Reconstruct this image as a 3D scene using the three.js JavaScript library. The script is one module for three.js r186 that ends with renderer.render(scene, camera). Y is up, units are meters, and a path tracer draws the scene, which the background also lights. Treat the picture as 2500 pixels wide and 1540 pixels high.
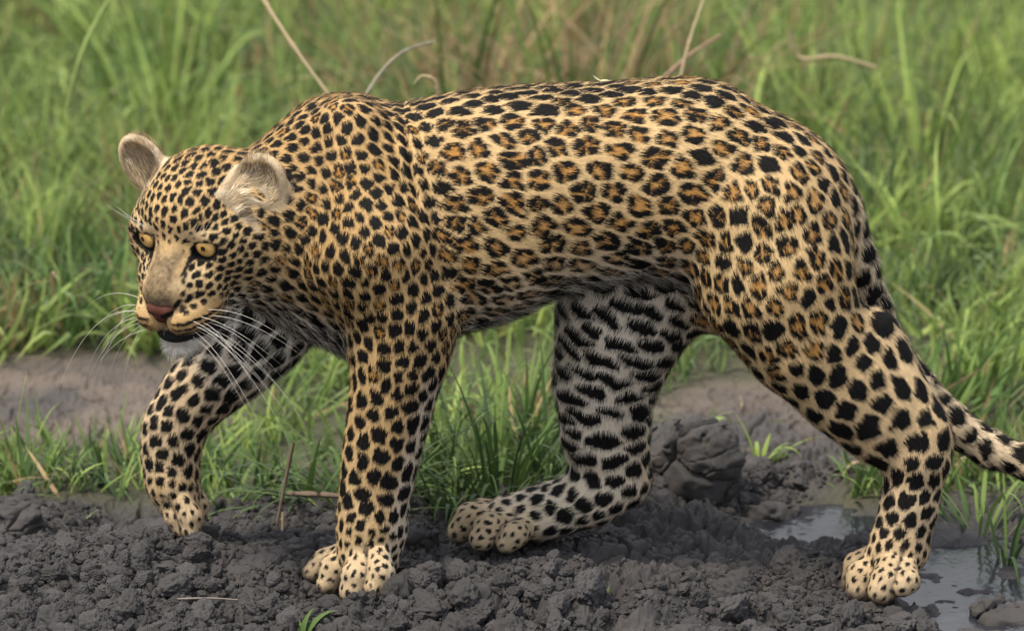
import * as THREE from 'three';
import { mergeVertices } from 'three/addons/utils/BufferGeometryUtils.js';

// ------------------------------------------------------------------ camera, sky, sun, exposure
const TILT = 16 * Math.PI / 180, DIST = 9, PX = 0.55e-3, YC = 0.37;   // lens looks down 16 degrees; one photo pixel is 0.55 mm at the animal
const FWD = new THREE.Vector3(0, -Math.sin(TILT), -Math.cos(TILT));
const UPV = new THREE.Vector3(0, Math.cos(TILT), -Math.sin(TILT));
const EYE = new THREE.Vector3(0, YC, 0).addScaledVector(FWD, -DIST);
const scene = new THREE.Scene();
const camera = new THREE.PerspectiveCamera(2 * Math.atan(770 * PX / DIST) * 180 / Math.PI, 2500 / 1540, 0.1, 2000);
camera.position.copy(EYE);
camera.lookAt(EYE.clone().add(FWD));
camera.focus = DIST - 0.06;
camera.userData.fStop = 4.0;

const SUN_DIR = new THREE.Vector3(-0.42, 1.0, 0.30).normalize();       // towards the sun: high, a little left and in front
{ // soft bright overcast: even round the horizon, brighter overhead and around the veiled sun
  const W = 256, H = 128, d = new Float32Array(W * H * 4);
  for (let j = 0; j < H; j++) for (let i = 0; i < W; i++) {
    const up = ((j + 0.5) / H - 0.5) * Math.PI, az = ((i + 0.5) / W - 0.5) * 2 * Math.PI;
    const y = Math.sin(up), x = Math.cos(up) * Math.cos(az), z = Math.cos(up) * Math.sin(az);
    const h = Math.max(0, y), s = Math.max(0, x * SUN_DIR.x + y * SUN_DIR.y + z * SUN_DIR.z);
    const b = y < 0 ? 0.25 : 0.5 + 0.33 * h + 0.7 * Math.pow(s, 6);
    const k = (j * W + i) * 4;
    d[k] = b * 0.97; d[k + 1] = b; d[k + 2] = b * 1.06; d[k + 3] = 1;
  }
  const sky = new THREE.DataTexture(d, W, H, THREE.RGBAFormat, THREE.FloatType);
  sky.mapping = THREE.EquirectangularReflectionMapping;
  sky.magFilter = sky.minFilter = THREE.LinearFilter; sky.needsUpdate = true;
  scene.background = sky; scene.environment = sky;
}
const sun = new THREE.DirectionalLight(0xffefd4, 3.1);
sun.position.copy(SUN_DIR).multiplyScalar(12);
sun.castShadow = true; sun.shadow.radius = 18; sun.shadow.mapSize.set(2048, 2048);
Object.assign(sun.shadow.camera, { left: -3, right: 3, top: 3, bottom: -3, near: 1, far: 30 });
scene.add(sun, sun.target);
const renderer = new THREE.WebGLRenderer({ antialias: true });
renderer.shadowMap.enabled = true;
renderer.toneMapping = THREE.LinearToneMapping;
renderer.toneMappingExposure = 1.33;

// ------------------------------------------------------------------ helpers
function rng(seed) { let a = seed >>> 0; return () => { a = (a + 0x6D2B79F5) | 0; let t = Math.imul(a ^ (a >>> 15), 1 | a); t = (t + Math.imul(t ^ (t >>> 7), 61 | t)) ^ t; return ((t ^ (t >>> 14)) >>> 0) / 4294967296; }; }
const mix = (a, b, t) => a + (b - a) * t, clamp = (x, a = 0, b = 1) => x < a ? a : x > b ? b : x;
const sstep = (a, b, x) => { const t = clamp((x - a) / (b - a)); return t * t * (3 - 2 * t); };
const lerp3 = (a, b, t) => [mix(a[0], b[0], t), mix(a[1], b[1], t), mix(a[2], b[2], t)];
const V = (x, y, z) => new THREE.Vector3(x, y, z);
function hash3(x, y, z) { let h = Math.imul(x, 374761393) + Math.imul(y, 668265263) + Math.imul(z, 2147483647 ^ 0x5bd1e995); h = Math.imul(h ^ (h >>> 13), 1274126177); h ^= h >>> 16; h = Math.imul(h, 0x85ebca6b); return ((h ^ (h >>> 13)) >>> 0) / 4294967296; }
function vnoise(x, y, z) {                                              // smooth value noise, -1..1
  const xi = Math.floor(x), yi = Math.floor(y), zi = Math.floor(z);
  let u = x - xi, v = y - yi, w = z - zi; u = u * u * (3 - 2 * u); v = v * v * (3 - 2 * v); w = w * w * (3 - 2 * w);
  const a = mix(mix(hash3(xi, yi, zi), hash3(xi + 1, yi, zi), u), mix(hash3(xi, yi + 1, zi), hash3(xi + 1, yi + 1, zi), u), v);
  const b = mix(mix(hash3(xi, yi, zi + 1), hash3(xi + 1, yi, zi + 1), u), mix(hash3(xi, yi + 1, zi + 1), hash3(xi + 1, yi + 1, zi + 1), u), v);
  return 2 * mix(a, b, w) - 1;
}
function fbm(x, y, z, oct = 4) { let s = 0, a = 0.5; for (let i = 0; i < oct; i++) { s += a * vnoise(x, y, z); x = x * 2.03 + 7.1; y = y * 2.03 + 3.7; z = z * 2.03 + 11.3; a *= 0.5; } return s; }
// the point at depth z (metres before or behind the animal's midline) that the lens sees at that pixel of the photograph
function P(px, py, z) {
  const a = (px - 1250) * PX / DIST, b = (770 - py) * PX / DIST;
  const dy = FWD.y + UPV.y * b, dz = FWD.z + UPV.z * b, t = (z - EYE.z) / dz;
  return V(EYE.x + a * t, EYE.y + dy * t, z);
}
const usedNames = {};
function numbered(name) { const n = usedNames[name] = (usedNames[name] ?? -1) + 1; return n ? `${name}_${String(n).padStart(3, '0')}` : name; }
function tag(o, label, category, group, kind) {
  if (label) o.userData.label = label; if (category) o.userData.category = category;
  if (group) o.userData.group = group; if (kind) o.userData.kind = kind; return o;
}
function meshOf(name, geometry, material, parent = scene) {
  const m = new THREE.Mesh(geometry, material); m.name = numbered(name);
  m.castShadow = m.receiveShadow = true; parent.add(m); return m;
}
function geo(pos, idx, col, nor, uv) {
  const g = new THREE.BufferGeometry();
  g.setAttribute('position', new THREE.BufferAttribute(pos instanceof Float32Array ? pos : new Float32Array(pos), 3));
  if (col) g.setAttribute('color', new THREE.BufferAttribute(col instanceof Float32Array ? col : new Float32Array(col), 3));
  if (uv) g.setAttribute('uv', new THREE.BufferAttribute(uv instanceof Float32Array ? uv : new Float32Array(uv), 2));
  if (idx) g.setIndex(new THREE.BufferAttribute(idx instanceof Uint32Array ? idx : new Uint32Array(idx), 1));
  if (nor) g.setAttribute('normal', new THREE.BufferAttribute(nor, 3)); else g.computeVertexNormals();
  return g;
}

// ------------------------------------------------------------------ implicit bodies: smooth unions of tapered bones, meshed by surface nets
function smin(a, b, k) { const h = k - Math.abs(a - b); return h > 0 ? Math.min(a, b) - h * h / (4 * k) : Math.min(a, b); }
function smax(a, b, k) { return -smin(-a, -b, k); }
function bone(a, b, ra, rb, fz = 1) {                                   // tapered capsule, flattened sideways by fz
  const bx = b.x - a.x, by = b.y - a.y, bz = b.z - a.z, q = bx * bx + by * by + bz * bz;
  return (x, y, z) => {
    x -= a.x; y -= a.y; z -= a.z;
    const t = clamp((x * bx + y * by + z * bz) / q), r = ra + (rb - ra) * t;
    x -= bx * t; y -= by * t; z = (z - bz * t) * fz;
    return Math.sqrt(x * x + y * y + z * z) - r;
  };
}
function ellip(cx, cy, cz, rx, ry, rz, axes) {                          // ellipsoid, optionally in its own axes [u, v, w]
  return (x, y, z) => {
    x -= cx; y -= cy; z -= cz;
    if (axes) { const [u, v, w] = axes; const a = x * u.x + y * u.y + z * u.z, b = x * v.x + y * v.y + z * v.z; z = x * w.x + y * w.y + z * w.z; x = a; y = b; }
    const ax = x / rx, ay = y / ry, az = z / rz, k0 = Math.sqrt(ax * ax + ay * ay + az * az);
    const k1 = Math.sqrt(ax * ax / (rx * rx) + ay * ay / (ry * ry) + az * az / (rz * rz));
    return k1 < 1e-9 ? -Math.min(rx, ry, rz) : k0 * (k0 - 1) / k1;
  };
}
// parts: [{ f, k }] joined in order. Returns { pos, idx } of the surface within the box.
function surfaceNets(parts, lo, hi, c) {
  const B = 8, nb = [0, 1, 2].map((i) => Math.ceil((hi[i] - lo[i]) / (c * B)) + 1), n = nb.map((v) => v * B + 1);
  const N = n[0] * n[1] * n[2], F = new Float32Array(N).fill(1), sx = 1, sy = n[0], sz = n[0] * n[1], half = c * B * 0.87;
  const active = [];
  for (let bz = 0; bz < nb[2]; bz++) for (let by = 0; by < nb[1]; by++) for (let bx = 0; bx < nb[0]; bx++) {
    const x = lo[0] + (bx + 0.5) * B * c, y = lo[1] + (by + 0.5) * B * c, z = lo[2] + (bz + 0.5) * B * c;
    let d = 1e9; const ds = [];
    for (let i = 0; i < parts.length; i++) { const e = parts[i].f(x, y, z); ds.push(e); d = i ? smin(d, e, parts[i].k) : e; }
    const mn = Math.min(...ds);
    const near = parts.filter((q, i) => ds[i] < mn + 2 * half + q.k + 0.03);
    if (Math.abs(d) < half * 1.7 + 0.012) {
      active.push([bx, by, bz]);
      for (let k = 0; k <= B; k++) for (let j = 0; j <= B; j++) for (let i = 0; i <= B; i++) {
        const ix = bx * B + i, iy = by * B + j, iz = bz * B + k; if (ix >= n[0] || iy >= n[1] || iz >= n[2]) continue;
        const px = lo[0] + ix * c, py = lo[1] + iy * c, pz = lo[2] + iz * c;
        let e = 1e9; for (let m = 0; m < near.length; m++) { const g = near[m].f(px, py, pz); e = m ? smin(e, g, near[m].k) : g; }
        F[ix + iy * sy + iz * sz] = e;
      }
    } else if (d < 0) for (let k = 0; k < B; k++) for (let j = 0; j < B; j++) for (let i = 0; i < B; i++) {
      const at = bx * B + i + (by * B + j) * sy + (bz * B + k) * sz; if (F[at] === 1) F[at] = -1;
    }
  }
  const pos = [], idx = [], where = new Map();
  const off = [0, sx, sy, sx + sy, sz, sx + sz, sy + sz, sx + sy + sz];
  const E = [[0, 1], [2, 3], [4, 5], [6, 7], [0, 2], [1, 3], [4, 6], [5, 7], [0, 4], [1, 5], [2, 6], [3, 7]];
  for (const [bx, by, bz] of active) for (let k = 0; k < B; k++) for (let j = 0; j < B; j++) for (let i = 0; i < B; i++) {
    const ix = bx * B + i, iy = by * B + j, iz = bz * B + k, at = ix + iy * sy + iz * sz;
    if (ix >= n[0] - 1 || iy >= n[1] - 1 || iz >= n[2] - 1) continue;
    let mask = 0; for (let m = 0; m < 8; m++) if (F[at + off[m]] < 0) mask |= 1 << m;
    if (mask === 0 || mask === 255) continue;
    let x = 0, y = 0, z = 0, cnt = 0;
    for (const [a, b] of E) { const fa = F[at + off[a]], fb = F[at + off[b]]; if (fa < 0 === fb < 0) continue;
      const t = fa / (fa - fb); x += mix(a & 1, b & 1, t); y += mix((a >> 1) & 1, (b >> 1) & 1, t); z += mix(a >> 2, b >> 2, t); cnt++; }
    where.set(at, pos.length / 3);
    pos.push(lo[0] + (ix + x / cnt) * c, lo[1] + (iy + y / cnt) * c, lo[2] + (iz + z / cnt) * c);
  }
  const quad = (a, b, d, e, flip) => { if (a === undefined || b === undefined || d === undefined || e === undefined) return; flip ? idx.push(a, d, b, a, e, d) : idx.push(a, b, d, a, d, e); };
  for (const [at] of where) {
    const f0 = F[at] < 0;
    if (f0 !== F[at + sx] < 0) quad(where.get(at), where.get(at - sy), where.get(at - sy - sz), where.get(at - sz), f0 ? true : false);
    if (f0 !== F[at + sy] < 0) quad(where.get(at), where.get(at - sz), where.get(at - sz - sx), where.get(at - sx), f0 ? true : false);
    if (f0 !== F[at + sz] < 0) quad(where.get(at), where.get(at - sx), where.get(at - sx - sy), where.get(at - sy), f0 ? true : false);
  }
  return { pos: new Float32Array(pos), idx: new Uint32Array(idx) };
}

// ------------------------------------------------------------------ ground: one sheet, finely modelled where the animal stands
function worley(x, y, seed) {                                           // F1, F2, cell id of a jittered grid
  const xi = Math.floor(x), yi = Math.floor(y); let f1 = 9, f2 = 9, id = 0;
  for (let j = -1; j <= 1; j++) for (let i = -1; i <= 1; i++) { const cx = xi + i, cy = yi + j, dx = cx + hash3(cx, cy, seed) - x, dy = cy + hash3(cx, cy, seed + 17) - y, d = Math.sqrt(dx * dx + dy * dy); if (d < f1) { f2 = f1; f1 = d; id = hash3(cx, cy, seed + 31); } else if (d < f2) f2 = d; }
  return [f1, f2, id];
}
const G = (px, py) => { const a = (px - 1250) * PX / DIST, b = (770 - py) * PX / DIST, dy = FWD.y + UPV.y * b, t = -EYE.y / dy; return V(EYE.x + a * t, 0, EYE.z + (FWD.z + UPV.z * b) * t); };   // where that pixel meets level ground
const bump = (x, z, cx, cz, rx, rz) => Math.exp(-(((x - cx) / rx) ** 2) - (((z - cz) / rz) ** 2));
const PADS = [[-0.235, 0.105, 0.065, 0.0], [0.485, 0.105, 0.07, 0.002], [-0.035, -0.06, 0.062, 0.028], [0.06, -0.08, 0.05, 0.034], [0.14, -0.085, 0.045, 0.042]];   // where paws press: x, z, radius, sole height
const WATER = -0.022;
function wetness(x, z) { return Math.max(bump(x, z, 0.66, 0.02, 0.17, 0.30), 0.9 * bump(x, z, 0.44, -0.30, 0.16, 0.13)); }
function mudness(x, z) {                                                // 1 bare mud, 0 turf
  const n = 0.10 * fbm(x * 3.1, 4.2, z * 3.1, 3);
  let edge = -0.34; 
  if (x < -0.05) edge = -0.36 + 0.05 * sstep(-0.6, -0.3, x);
  edge += 0.9 * n; let m = sstep(edge - 0.06, edge + 0.05, z);
  m = Math.max(m, sstep(0.35, 0.7, bump(x, z, -0.66, -0.80, 0.29, 0.26) + n), sstep(0.35, 0.7, bump(x, z, 0.34, -0.62, 0.22, 0.33) + n), sstep(0.35, 0.7, bump(x, z, 0.62, -0.15, 0.3, 0.3) + n));
  return m;
}
function heightAt(x, z, fine = true) {
  const near = bump(x, z, 0, 0, 2.2, 2.2); if (near < 0.002) return 0.05 * fbm(x * 0.15, 1, z * 0.15, 3) * sstep(6, 20, Math.hypot(x, z));
  let crack = 0; const wet = wetness(x, z), mud = mudness(x, z);
  let h = 0.022 * fbm(x * 2.2 + 3, 0, z * 2.2, 3) * near;
  h += 0.03 * bump(x, z, -0.5, 0.02, 0.35, 0.12) + 0.025 * bump(x, z, 0.12, 0.10, 0.30, 0.10) + 0.012 * bump(x, z, 0.1, -0.25, 0.3, 0.2);
  if (z < -0.5) h += 0.04 * sstep(-0.5, -1.6, z);
  if (mud > 0.02 && fine) {
    const q = mud * (1 - 0.8 * sstep(0.15, 0.7, wet)) * sstep(-1.2, -0.45, z), wx = x + 0.02 * fbm(x * 14, 2, z * 14, 2), wz = z + 0.02 * fbm(x * 14, 8, z * 14, 2);
    const rough = sstep(-0.25, 0.35, fbm(x * 2.7 + 20, 5, z * 3.5, 3) + 0.5 * bump(x, z, -0.5, 0.2, 0.5, 0.2) - 0.35 * bump(x, z, 0.1, 0.02, 0.28, 0.09));
    const a = worley(wx * 15, wz * 15, 1), b = worley(wx * 34 + 5, wz * 34, 2), c = worley(wx * 80, wz * 80 + 3, 3);
    h += q * rough * (0.030 * (Math.max(0, 1 - a[0] * a[0] * 1.3) - 0.5) * (0.45 + 0.9 * a[2]) + 0.012 * (Math.max(0, 1 - b[0] * b[0] * 1.5) - 0.45) * (0.3 + b[2]) + 0.009 * (Math.max(0, 1 - c[0] * c[0] * 1.5) - 0.4));
    h += q * 0.04 * fbm(x * 5.5, 21, z * 7, 2) * sstep(-0.5, -0.3, z);
    h += q * (0.016 * fbm(x * 34, 3, z * 34, 4) + 0.010 * (0.35 - Math.abs(fbm(x * 24, 13, z * 24, 3)))) * (0.35 + rough);
    h += q * 0.0045 * fbm(x * 130, 6, z * 130, 2);
    // drying cracks, wide plates and fine ones
    const e1 = worley(wx * 19 + 11, wz * 19 + 4, 7), e2 = worley(wx * 52 + 1, wz * 52, 9), flat = 1 - 0.55 * rough;
    crack = q * (0.018 * flat * (1 - sstep(0.015, 0.11, e1[1] - e1[0])) + 0.007 * (1 - sstep(0.02, 0.15, e2[1] - e2[0])) * sstep(0.35, 0.6, e1[2] + 0.25));
    h += (mud - q) * (0.006 * fbm(x * 25, 1, z * 25, 4) + 0.008 * Math.max(0, fbm(x * 18, 11, z * 18, 3)) * sstep(0.1, 0.6, wet));
  }
  if (wet > 0.1) h = mix(h, WATER + 0.005 - 0.010 * wet + 0.019 * fbm(x * 16, 4, z * 22, 3) + 0.006 * fbm(x * 60, 4, z * 60, 2), sstep(0.2, 0.6, wet));
  h += (1 - mud) * 0.010 * fbm(x * 20, 9, z * 20, 2);
  for (const [cx, cz, r, y] of PADS) { const d = Math.hypot(x - cx, z - cz) / r, k = 1 - sstep(0.75, 1.35, d); if (k > 0) h = mix(h, Math.min(h, y - 0.004 + 0.003 * fbm(x * 60, 1, z * 60, 2)) , k * 0.9) + (y > 0.02 ? k * 0.8 * Math.max(0, y - 0.012 - h) : 0); }
  return h - crack;
}
function axis(lo, hi, steps) {                                          // coordinates: fine inside the given bands, growing geometrically outside
  const out = []; for (const [a, b, s] of steps) for (let v = a; v < b - 1e-6; v += s) out.push(v);
  let v = steps[steps.length - 1][1], s = steps[steps.length - 1][2]; while (v < hi) { out.push(v); s *= 1.16; v += s; } out.push(hi);
  v = steps[0][0]; s = steps[0][2]; while (v > lo) { s *= 1.16; v -= s; out.unshift(Math.max(v, lo)); } return out;
}
{
  const xs = axis(-900, 900, [[-0.82, 0.82, 0.0024]]), zs = axis(-900, 900, [[-1.25, -0.5, 0.008], [-0.5, -0.1, 0.004], [-0.1, 0.33, 0.0026]]), nx = xs.length, nz = zs.length;
  const pos = new Float32Array(nx * nz * 3), col = new Float32Array(nx * nz * 3), uv = new Float32Array(nx * nz * 2), idx = new Uint32Array((nx - 1) * (nz - 1) * 6);
  for (let j = 0, o = 0; j < nz; j++) for (let i = 0; i < nx; i++, o++) {
    const x = xs[i], z = zs[j], far = Math.abs(x) > 5 || Math.abs(z) > 7, h = heightAt(x, z);
    pos[o * 3] = x; pos[o * 3 + 1] = h; pos[o * 3 + 2] = z; uv[o * 2] = x; uv[o * 2 + 1] = z;
    const m = far ? 0 : mudness(x, z), w = far ? 0 : sstep(0.25, 0.75, wetness(x, z)), n = far ? 0 : fbm(x * 9, 3, z * 9, 4), n2 = far ? 0 : fbm(x * 60, 3, z * 60, 2);
    const dry = far ? 0 : sstep(-0.35, -0.75, z);
    let c = lerp3([0.04, 0.038, 0.042], [0.15, 0.122, 0.105], dry); c = lerp3(c, [0.055, 0.051, 0.054], clamp(0.5 + n * 1.4)); c = lerp3(c, [0.055, 0.052, 0.058], w * 0.8);
    c = lerp3([0.06, 0.06, 0.036], c, m); const k = 1 + 0.25 * n2 + 0.2 * n; col[o * 3] = c[0] * k; col[o * 3 + 1] = c[1] * k; col[o * 3 + 2] = c[2] * k;
  }
  for (let j = 0, o = 0; j < nz - 1; j++) for (let i = 0; i < nx - 1; i++) { const a = j * nx + i; idx[o++] = a; idx[o++] = a + nx; idx[o++] = a + 1; idx[o++] = a + 1; idx[o++] = a + nx; idx[o++] = a + nx + 1; }
  const N = 512, bd = new Uint8Array(N * N * 4); for (let j = 0; j < N; j++) for (let i = 0; i < N; i++) { const v = clamp(0.5 + 0.5 * fbm(i / 9, 0, j / 9, 4)) * 255, o = (j * N + i) * 4; bd[o] = bd[o + 1] = bd[o + 2] = v; bd[o + 3] = 255; }
  const bt = new THREE.DataTexture(bd, N, N); bt.wrapS = bt.wrapT = THREE.RepeatWrapping; bt.magFilter = THREE.LinearFilter; bt.repeat.set(4, 4); bt.needsUpdate = true;
  const g = geo(pos, idx, col, null, uv);
  tag(meshOf('ground', g, new THREE.MeshStandardMaterial({ vertexColors: true, roughness: 0.82, bumpMap: bt, bumpScale: 0.003 })), 'dark cracked mud and earth under the leopard and the grass', null, null, 'structure');
}

// ------------------------------------------------------------------ water standing in the wet mud
{
  const N = 256, bd = new Uint8Array(N * N * 4); for (let j = 0; j < N; j++) for (let i = 0; i < N; i++) { const v = clamp(0.5 + 0.5 * fbm(i / 14, 3, j / 14, 3)) * 255, o = (j * N + i) * 4; bd[o] = bd[o + 1] = bd[o + 2] = v; bd[o + 3] = 255; }
  const bt = new THREE.DataTexture(bd, N, N); bt.wrapS = bt.wrapT = THREE.RepeatWrapping; bt.magFilter = THREE.LinearFilter; bt.repeat.set(3, 3); bt.needsUpdate = true;
  const g = new THREE.PlaneGeometry(0.78, 0.86, 1, 1).rotateX(-Math.PI / 2).translate(0.61, WATER, -0.06);
  tag(meshOf('puddle', g, new THREE.MeshPhysicalMaterial({ color: 0x2b2d34, roughness: 0.16, ior: 1.6, bumpMap: bt, bumpScale: 0.0012 })), 'shallow muddy water shining round the hind paw', null, null, 'structure');
}
// ------------------------------------------------------------------ grass
function bladeShape(bend, twist, segs = 5, fold = 0.18, thin = 0.9) {   // one metre tall, one metre wide at its widest: scaled per blade
  const pos = [], idx = [];
  let x = 0, y = 0, a = 0.04;
  for (let i = 0; i <= segs; i++) {
    const t = i / segs, w = 0.5 * (0.55 + 0.45 * Math.min(1, t * 4)) * Math.pow(1 - Math.pow(t, 2.2), thin), tw = twist * t, c = Math.cos(tw), s = Math.sin(tw);
    const nx = -Math.cos(a), ny = Math.sin(a);
    pos.push([x, y, 0, w, c, s, nx, ny]); const ds = 1 / segs; x += Math.sin(a) * ds; y += Math.cos(a) * ds; a += bend * ds * (0.5 + t * 1.2);
  }
  const P3 = []; for (const [px, py, , w, c, s] of pos) P3.push(px, py, 0, w, c, s);
  const out = []; pos.forEach(([px, py, , w, c, s]) => { out.push(px, py, -w * c, w * s, px, py, fold * w, 0, px, py, w * c, -w * s); });
  const v = []; for (let i = 0; i < out.length; i += 4) v.push(out[i], out[i + 1], out[i + 2], out[i + 3]);
  return { v, segs, idx };
}
function bladeGeo(bend, twist, segs = 5, thin = 0.9, W = 0.02) {        // W: width over length
  const { v } = bladeShape(bend, twist, segs, 0.2, thin), pos = [], idx = [];
  for (let i = 0; i < v.length; i += 4) { const mid = (i / 4) % 3 === 1; pos.push(v[i] + (mid ? -0.18 * W : 0) + v[i + 3] * W * 0.6, v[i + 1], mid ? 0 : v[i + 2] * W); }
  for (let i = 0; i < segs; i++) { const a = i * 3; idx.push(a, a + 1, a + 4, a, a + 4, a + 3, a + 1, a + 2, a + 5, a + 1, a + 5, a + 4); }
  return geo(pos, idx);
}
const leafMat = (r, g, b, tr = 0.35) => new THREE.MeshPhysicalMaterial({ color: new THREE.Color().setRGB(r, g, b), roughness: 0.75, transmission: tr, thickness: 0, side: THREE.DoubleSide, specularIntensity: 0.5 });
{
  const field = new THREE.Group(); field.name = numbered('meadow_grass'); scene.add(field);
  tag(field, 'tall blurred meadow grass filling the ground behind the leopard', 'grass', null, 'stuff');
  const r = rng(2024), white = leafMat(1, 1, 1, 0.4), kinds = [[0.5, 0.3, 0.9, 0.022], [1.1, -0.6, 0.9, 0.026], [1.8, 0.8, 0.8, 0.022], [0.25, 0.2, 1, 0.03], [2.6, -0.4, 0.8, 0.018], [0.8, 1.2, 1.0, 0.05]];
  const lots = kinds.map(() => []), M = new THREE.Matrix4(), Q = new THREE.Quaternion(), E = new THREE.Euler(), col = new THREE.Color();
  const put = (x, z, cl) => {                                           // cl: the clump a blade belongs to
    if (mudness(x, z) > 0.42 + 0.1 * (r() - 0.5) || wetness(x, z) > 0.45) return;
    if (z > -0.95 && r() < 0.25) return;
    const pale = fbm(x * 0.9, 7, z * 0.9, 3), back = sstep(-0.45, -2.0, z);
    let L = mix(0.10, 0.2, back) * (0.5 + 0.8 * r()) * (cl ? cl.h : 0.7);
    const strawZone = bump(x, z, 0.06, -2.35, 0.34, 0.5), dry = r() < 0.03 + 0.5 * strawZone + (cl ? cl.dry : 0);
    const k = cl && r() < 0.6 ? cl.k : Math.floor(r() * kinds.length), lean = (r() - 0.5) * 1.1;
    E.set(lean * 0.8 + (cl ? cl.lx : 0), r() * Math.PI * 2, (r() - 0.5) * 1.1, 'YXZ'); Q.setFromEuler(E); if (cl) Q.premultiply(cl.q);
    const w = (cl ? cl.w : 0.007) * (0.7 + 0.6 * r());
    M.compose(V(x, heightAt(x, z, false) - 0.006, z), Q, V(L, L, w / kinds[k][3]));
    const b = 0.7 + 0.55 * r(), yl = clamp((cl ? cl.y : 0.4) + 0.5 * pale + 0.4 * (r() - 0.5)), bl = cl ? cl.blue : 0.3;
    let c = lerp3([0.12, 0.225, 0.07], [0.52, 0.66, 0.19], yl); c = lerp3(c, [0.10, 0.16, 0.09], bl); if (dry) c = lerp3([0.52, 0.4, 0.22], [0.26, 0.17, 0.1], r());
    lots[k].push([M.clone(), col.clone().setRGB(c[0] * b, c[1] * b, c[2] * b)]);
  };
  const clump = (x, z) => {
    const cl = { h: 0.55 + 1.0 * r() * r() + 0.25 * r(), k: Math.floor(r() * kinds.length), w: 0.0045 + 0.0075 * r() * r(), y: 0.15 + 0.75 * r(), blue: r() < 0.25 ? 0.75 : 0.1 * r(), dry: r() < 0.09 ? 0.5 : 0, lx: 0, q: new THREE.Quaternion().setFromEuler(new THREE.Euler((r() - 0.5) * 0.9, 0, (r() - 0.5) * 1.0)) };
    const R = 0.03 + 0.075 * r(), n = 16 + Math.floor(40 * r()); for (let i = 0; i < n; i++) { const a = r() * 6.28, q = R * Math.sqrt(r()); put(x + Math.cos(a) * q, z + Math.sin(a) * q, cl); }
  };
  for (let i = 0; i < 1500; i++) { const x = (r() - 0.5) * 3.4, z = -0.36 - 4.0 * Math.pow(r(), 1.15); if (fbm(x * 3 + 9, 8, z * 2.2, 3) > -0.22) clump(x, z); }
  for (let i = 0; i < 650; i++) clump((r() - 0.5) * 12, -0.4 - 9 * r());
  for (let i = 0; i < 80; i++) clump((r() < 0.5 ? -1 : 1) * (0.95 + 2.5 * r()), 0.8 - 1.4 * r());
  for (let i = 0; i < 14000; i++) put((r() - 0.5) * 3.3, -0.33 - 3.9 * Math.pow(r(), 1.1));
  lots.forEach((L, k) => {
    const [bend, twist, thin, W] = kinds[k], m = new THREE.InstancedMesh(bladeGeo(bend, twist, 5, thin, W), white, L.length);
    m.name = numbered('grass_blades'); m.castShadow = m.receiveShadow = true; L.forEach(([mat, c], i) => { m.setMatrixAt(i, mat); m.setColorAt(i, c); }); tag(m, null, null, null, 'stuff'); field.add(m);
  });
}
// tufts one can point at: every blade its own piece
const tuftShapes = [[0.35, 0.2], [0.9, -0.5], [1.5, 0.7], [2.1, -0.3], [2.9, 0.5], [0.6, 1.1]].map(([b, t]) => bladeGeo(b, t, 9, 0.85, 0.02));
const tuftMats = [leafMat(0.105, 0.185, 0.05), leafMat(0.07, 0.13, 0.042), leafMat(0.17, 0.26, 0.065), leafMat(0.29, 0.4, 0.1), leafMat(0.055, 0.095, 0.048), leafMat(0.4, 0.3, 0.15), leafMat(0.2, 0.14, 0.08)];
const onGround = (px, py) => { let q = G(px, py); for (let i = 0; i < 6; i++) { const h = heightAt(q.x, q.z), b = (770 - py) * PX / DIST, dy = FWD.y + UPV.y * b, t = (h - EYE.y) / dy; q = V(EYE.x + (px - 1250) * PX / DIST * t, h, EYE.z + (FWD.z + UPV.z * b) * t); } return q; };
function tuft(name, label, category, at, n, { len = 0.12, spread = 0.03, width = 0.006, lean = 0.5, mats = [0, 0, 1, 1, 2, 4], seed = 1, turn, group } = {}) {
  const r = rng(seed * 7919 + 13), t = new THREE.Group(); t.name = numbered(name); t.position.copy(at); scene.add(t); tag(t, label, category, group);
  for (let i = 0; i < n; i++) {
    const L = len * (0.45 + 0.75 * r()), s = Math.floor(r() * tuftShapes.length), o = new THREE.Mesh(tuftShapes[s], tuftMats[mats[Math.floor(r() * mats.length)]]);
    const a = turn === undefined ? r() * 6.28 : turn + (r() - 0.5) * 1.6, q = spread * Math.sqrt(r());
    o.name = 'blade'; o.castShadow = o.receiveShadow = true; o.position.set(Math.cos(a) * q, -0.006, -Math.sin(a) * q);
    o.rotation.set((r() - 0.5) * 0.3, a, -lean * (0.25 + 0.75 * r()) * (0.4 + q / spread), 'YXZ'); o.scale.set(L, L, L * (width / L) / 0.02 * (0.7 + 0.6 * r())); t.add(o);
  }
  return t;
}

// ------------------------------------------------------------------ the leopard: skeleton of joints, each with a radius
// coat numbers of a bone: sp spacing of spots (m), ros 0 solid spots .. 1 rosettes, wht white underside, org warm ground colour, len fur length (m), el length of spots along the hair, amt spot strength
const COAT = (sp, ros, wht, org, len, el = 1.25, amt = 1) => ({ sp: sp / 1000, ros, wht, org, len: len / 1000, el, amt });
const slimToe = (a, b, c) => [[a[0], a[1] + 7, a[2], a[3] * 0.8], [b[0] - 2, b[1] + 6, b[2], b[3] * 0.82], [c[0] - 5, c[1] + 3, c[2], c[3] * 0.84]];
let toeId = 0; const body = [];                                                        // { f, k, coat, flow }
function addBone(a, b, coat, { k = 0.03, fz = 1.1, flow } = {}) {       // a, b = [px, py, z, radius in px]
  const A = P(a[0], a[1], a[2]), B = P(b[0], b[1], b[2]);
  body.push({ f: bone(A, B, a[3] * PX, b[3] * PX, fz), k, coat, flow: flow ? V(...flow).normalize() : B.clone().sub(A).normalize(), toe: coat === cToe ? toeId : undefined });
}
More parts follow.
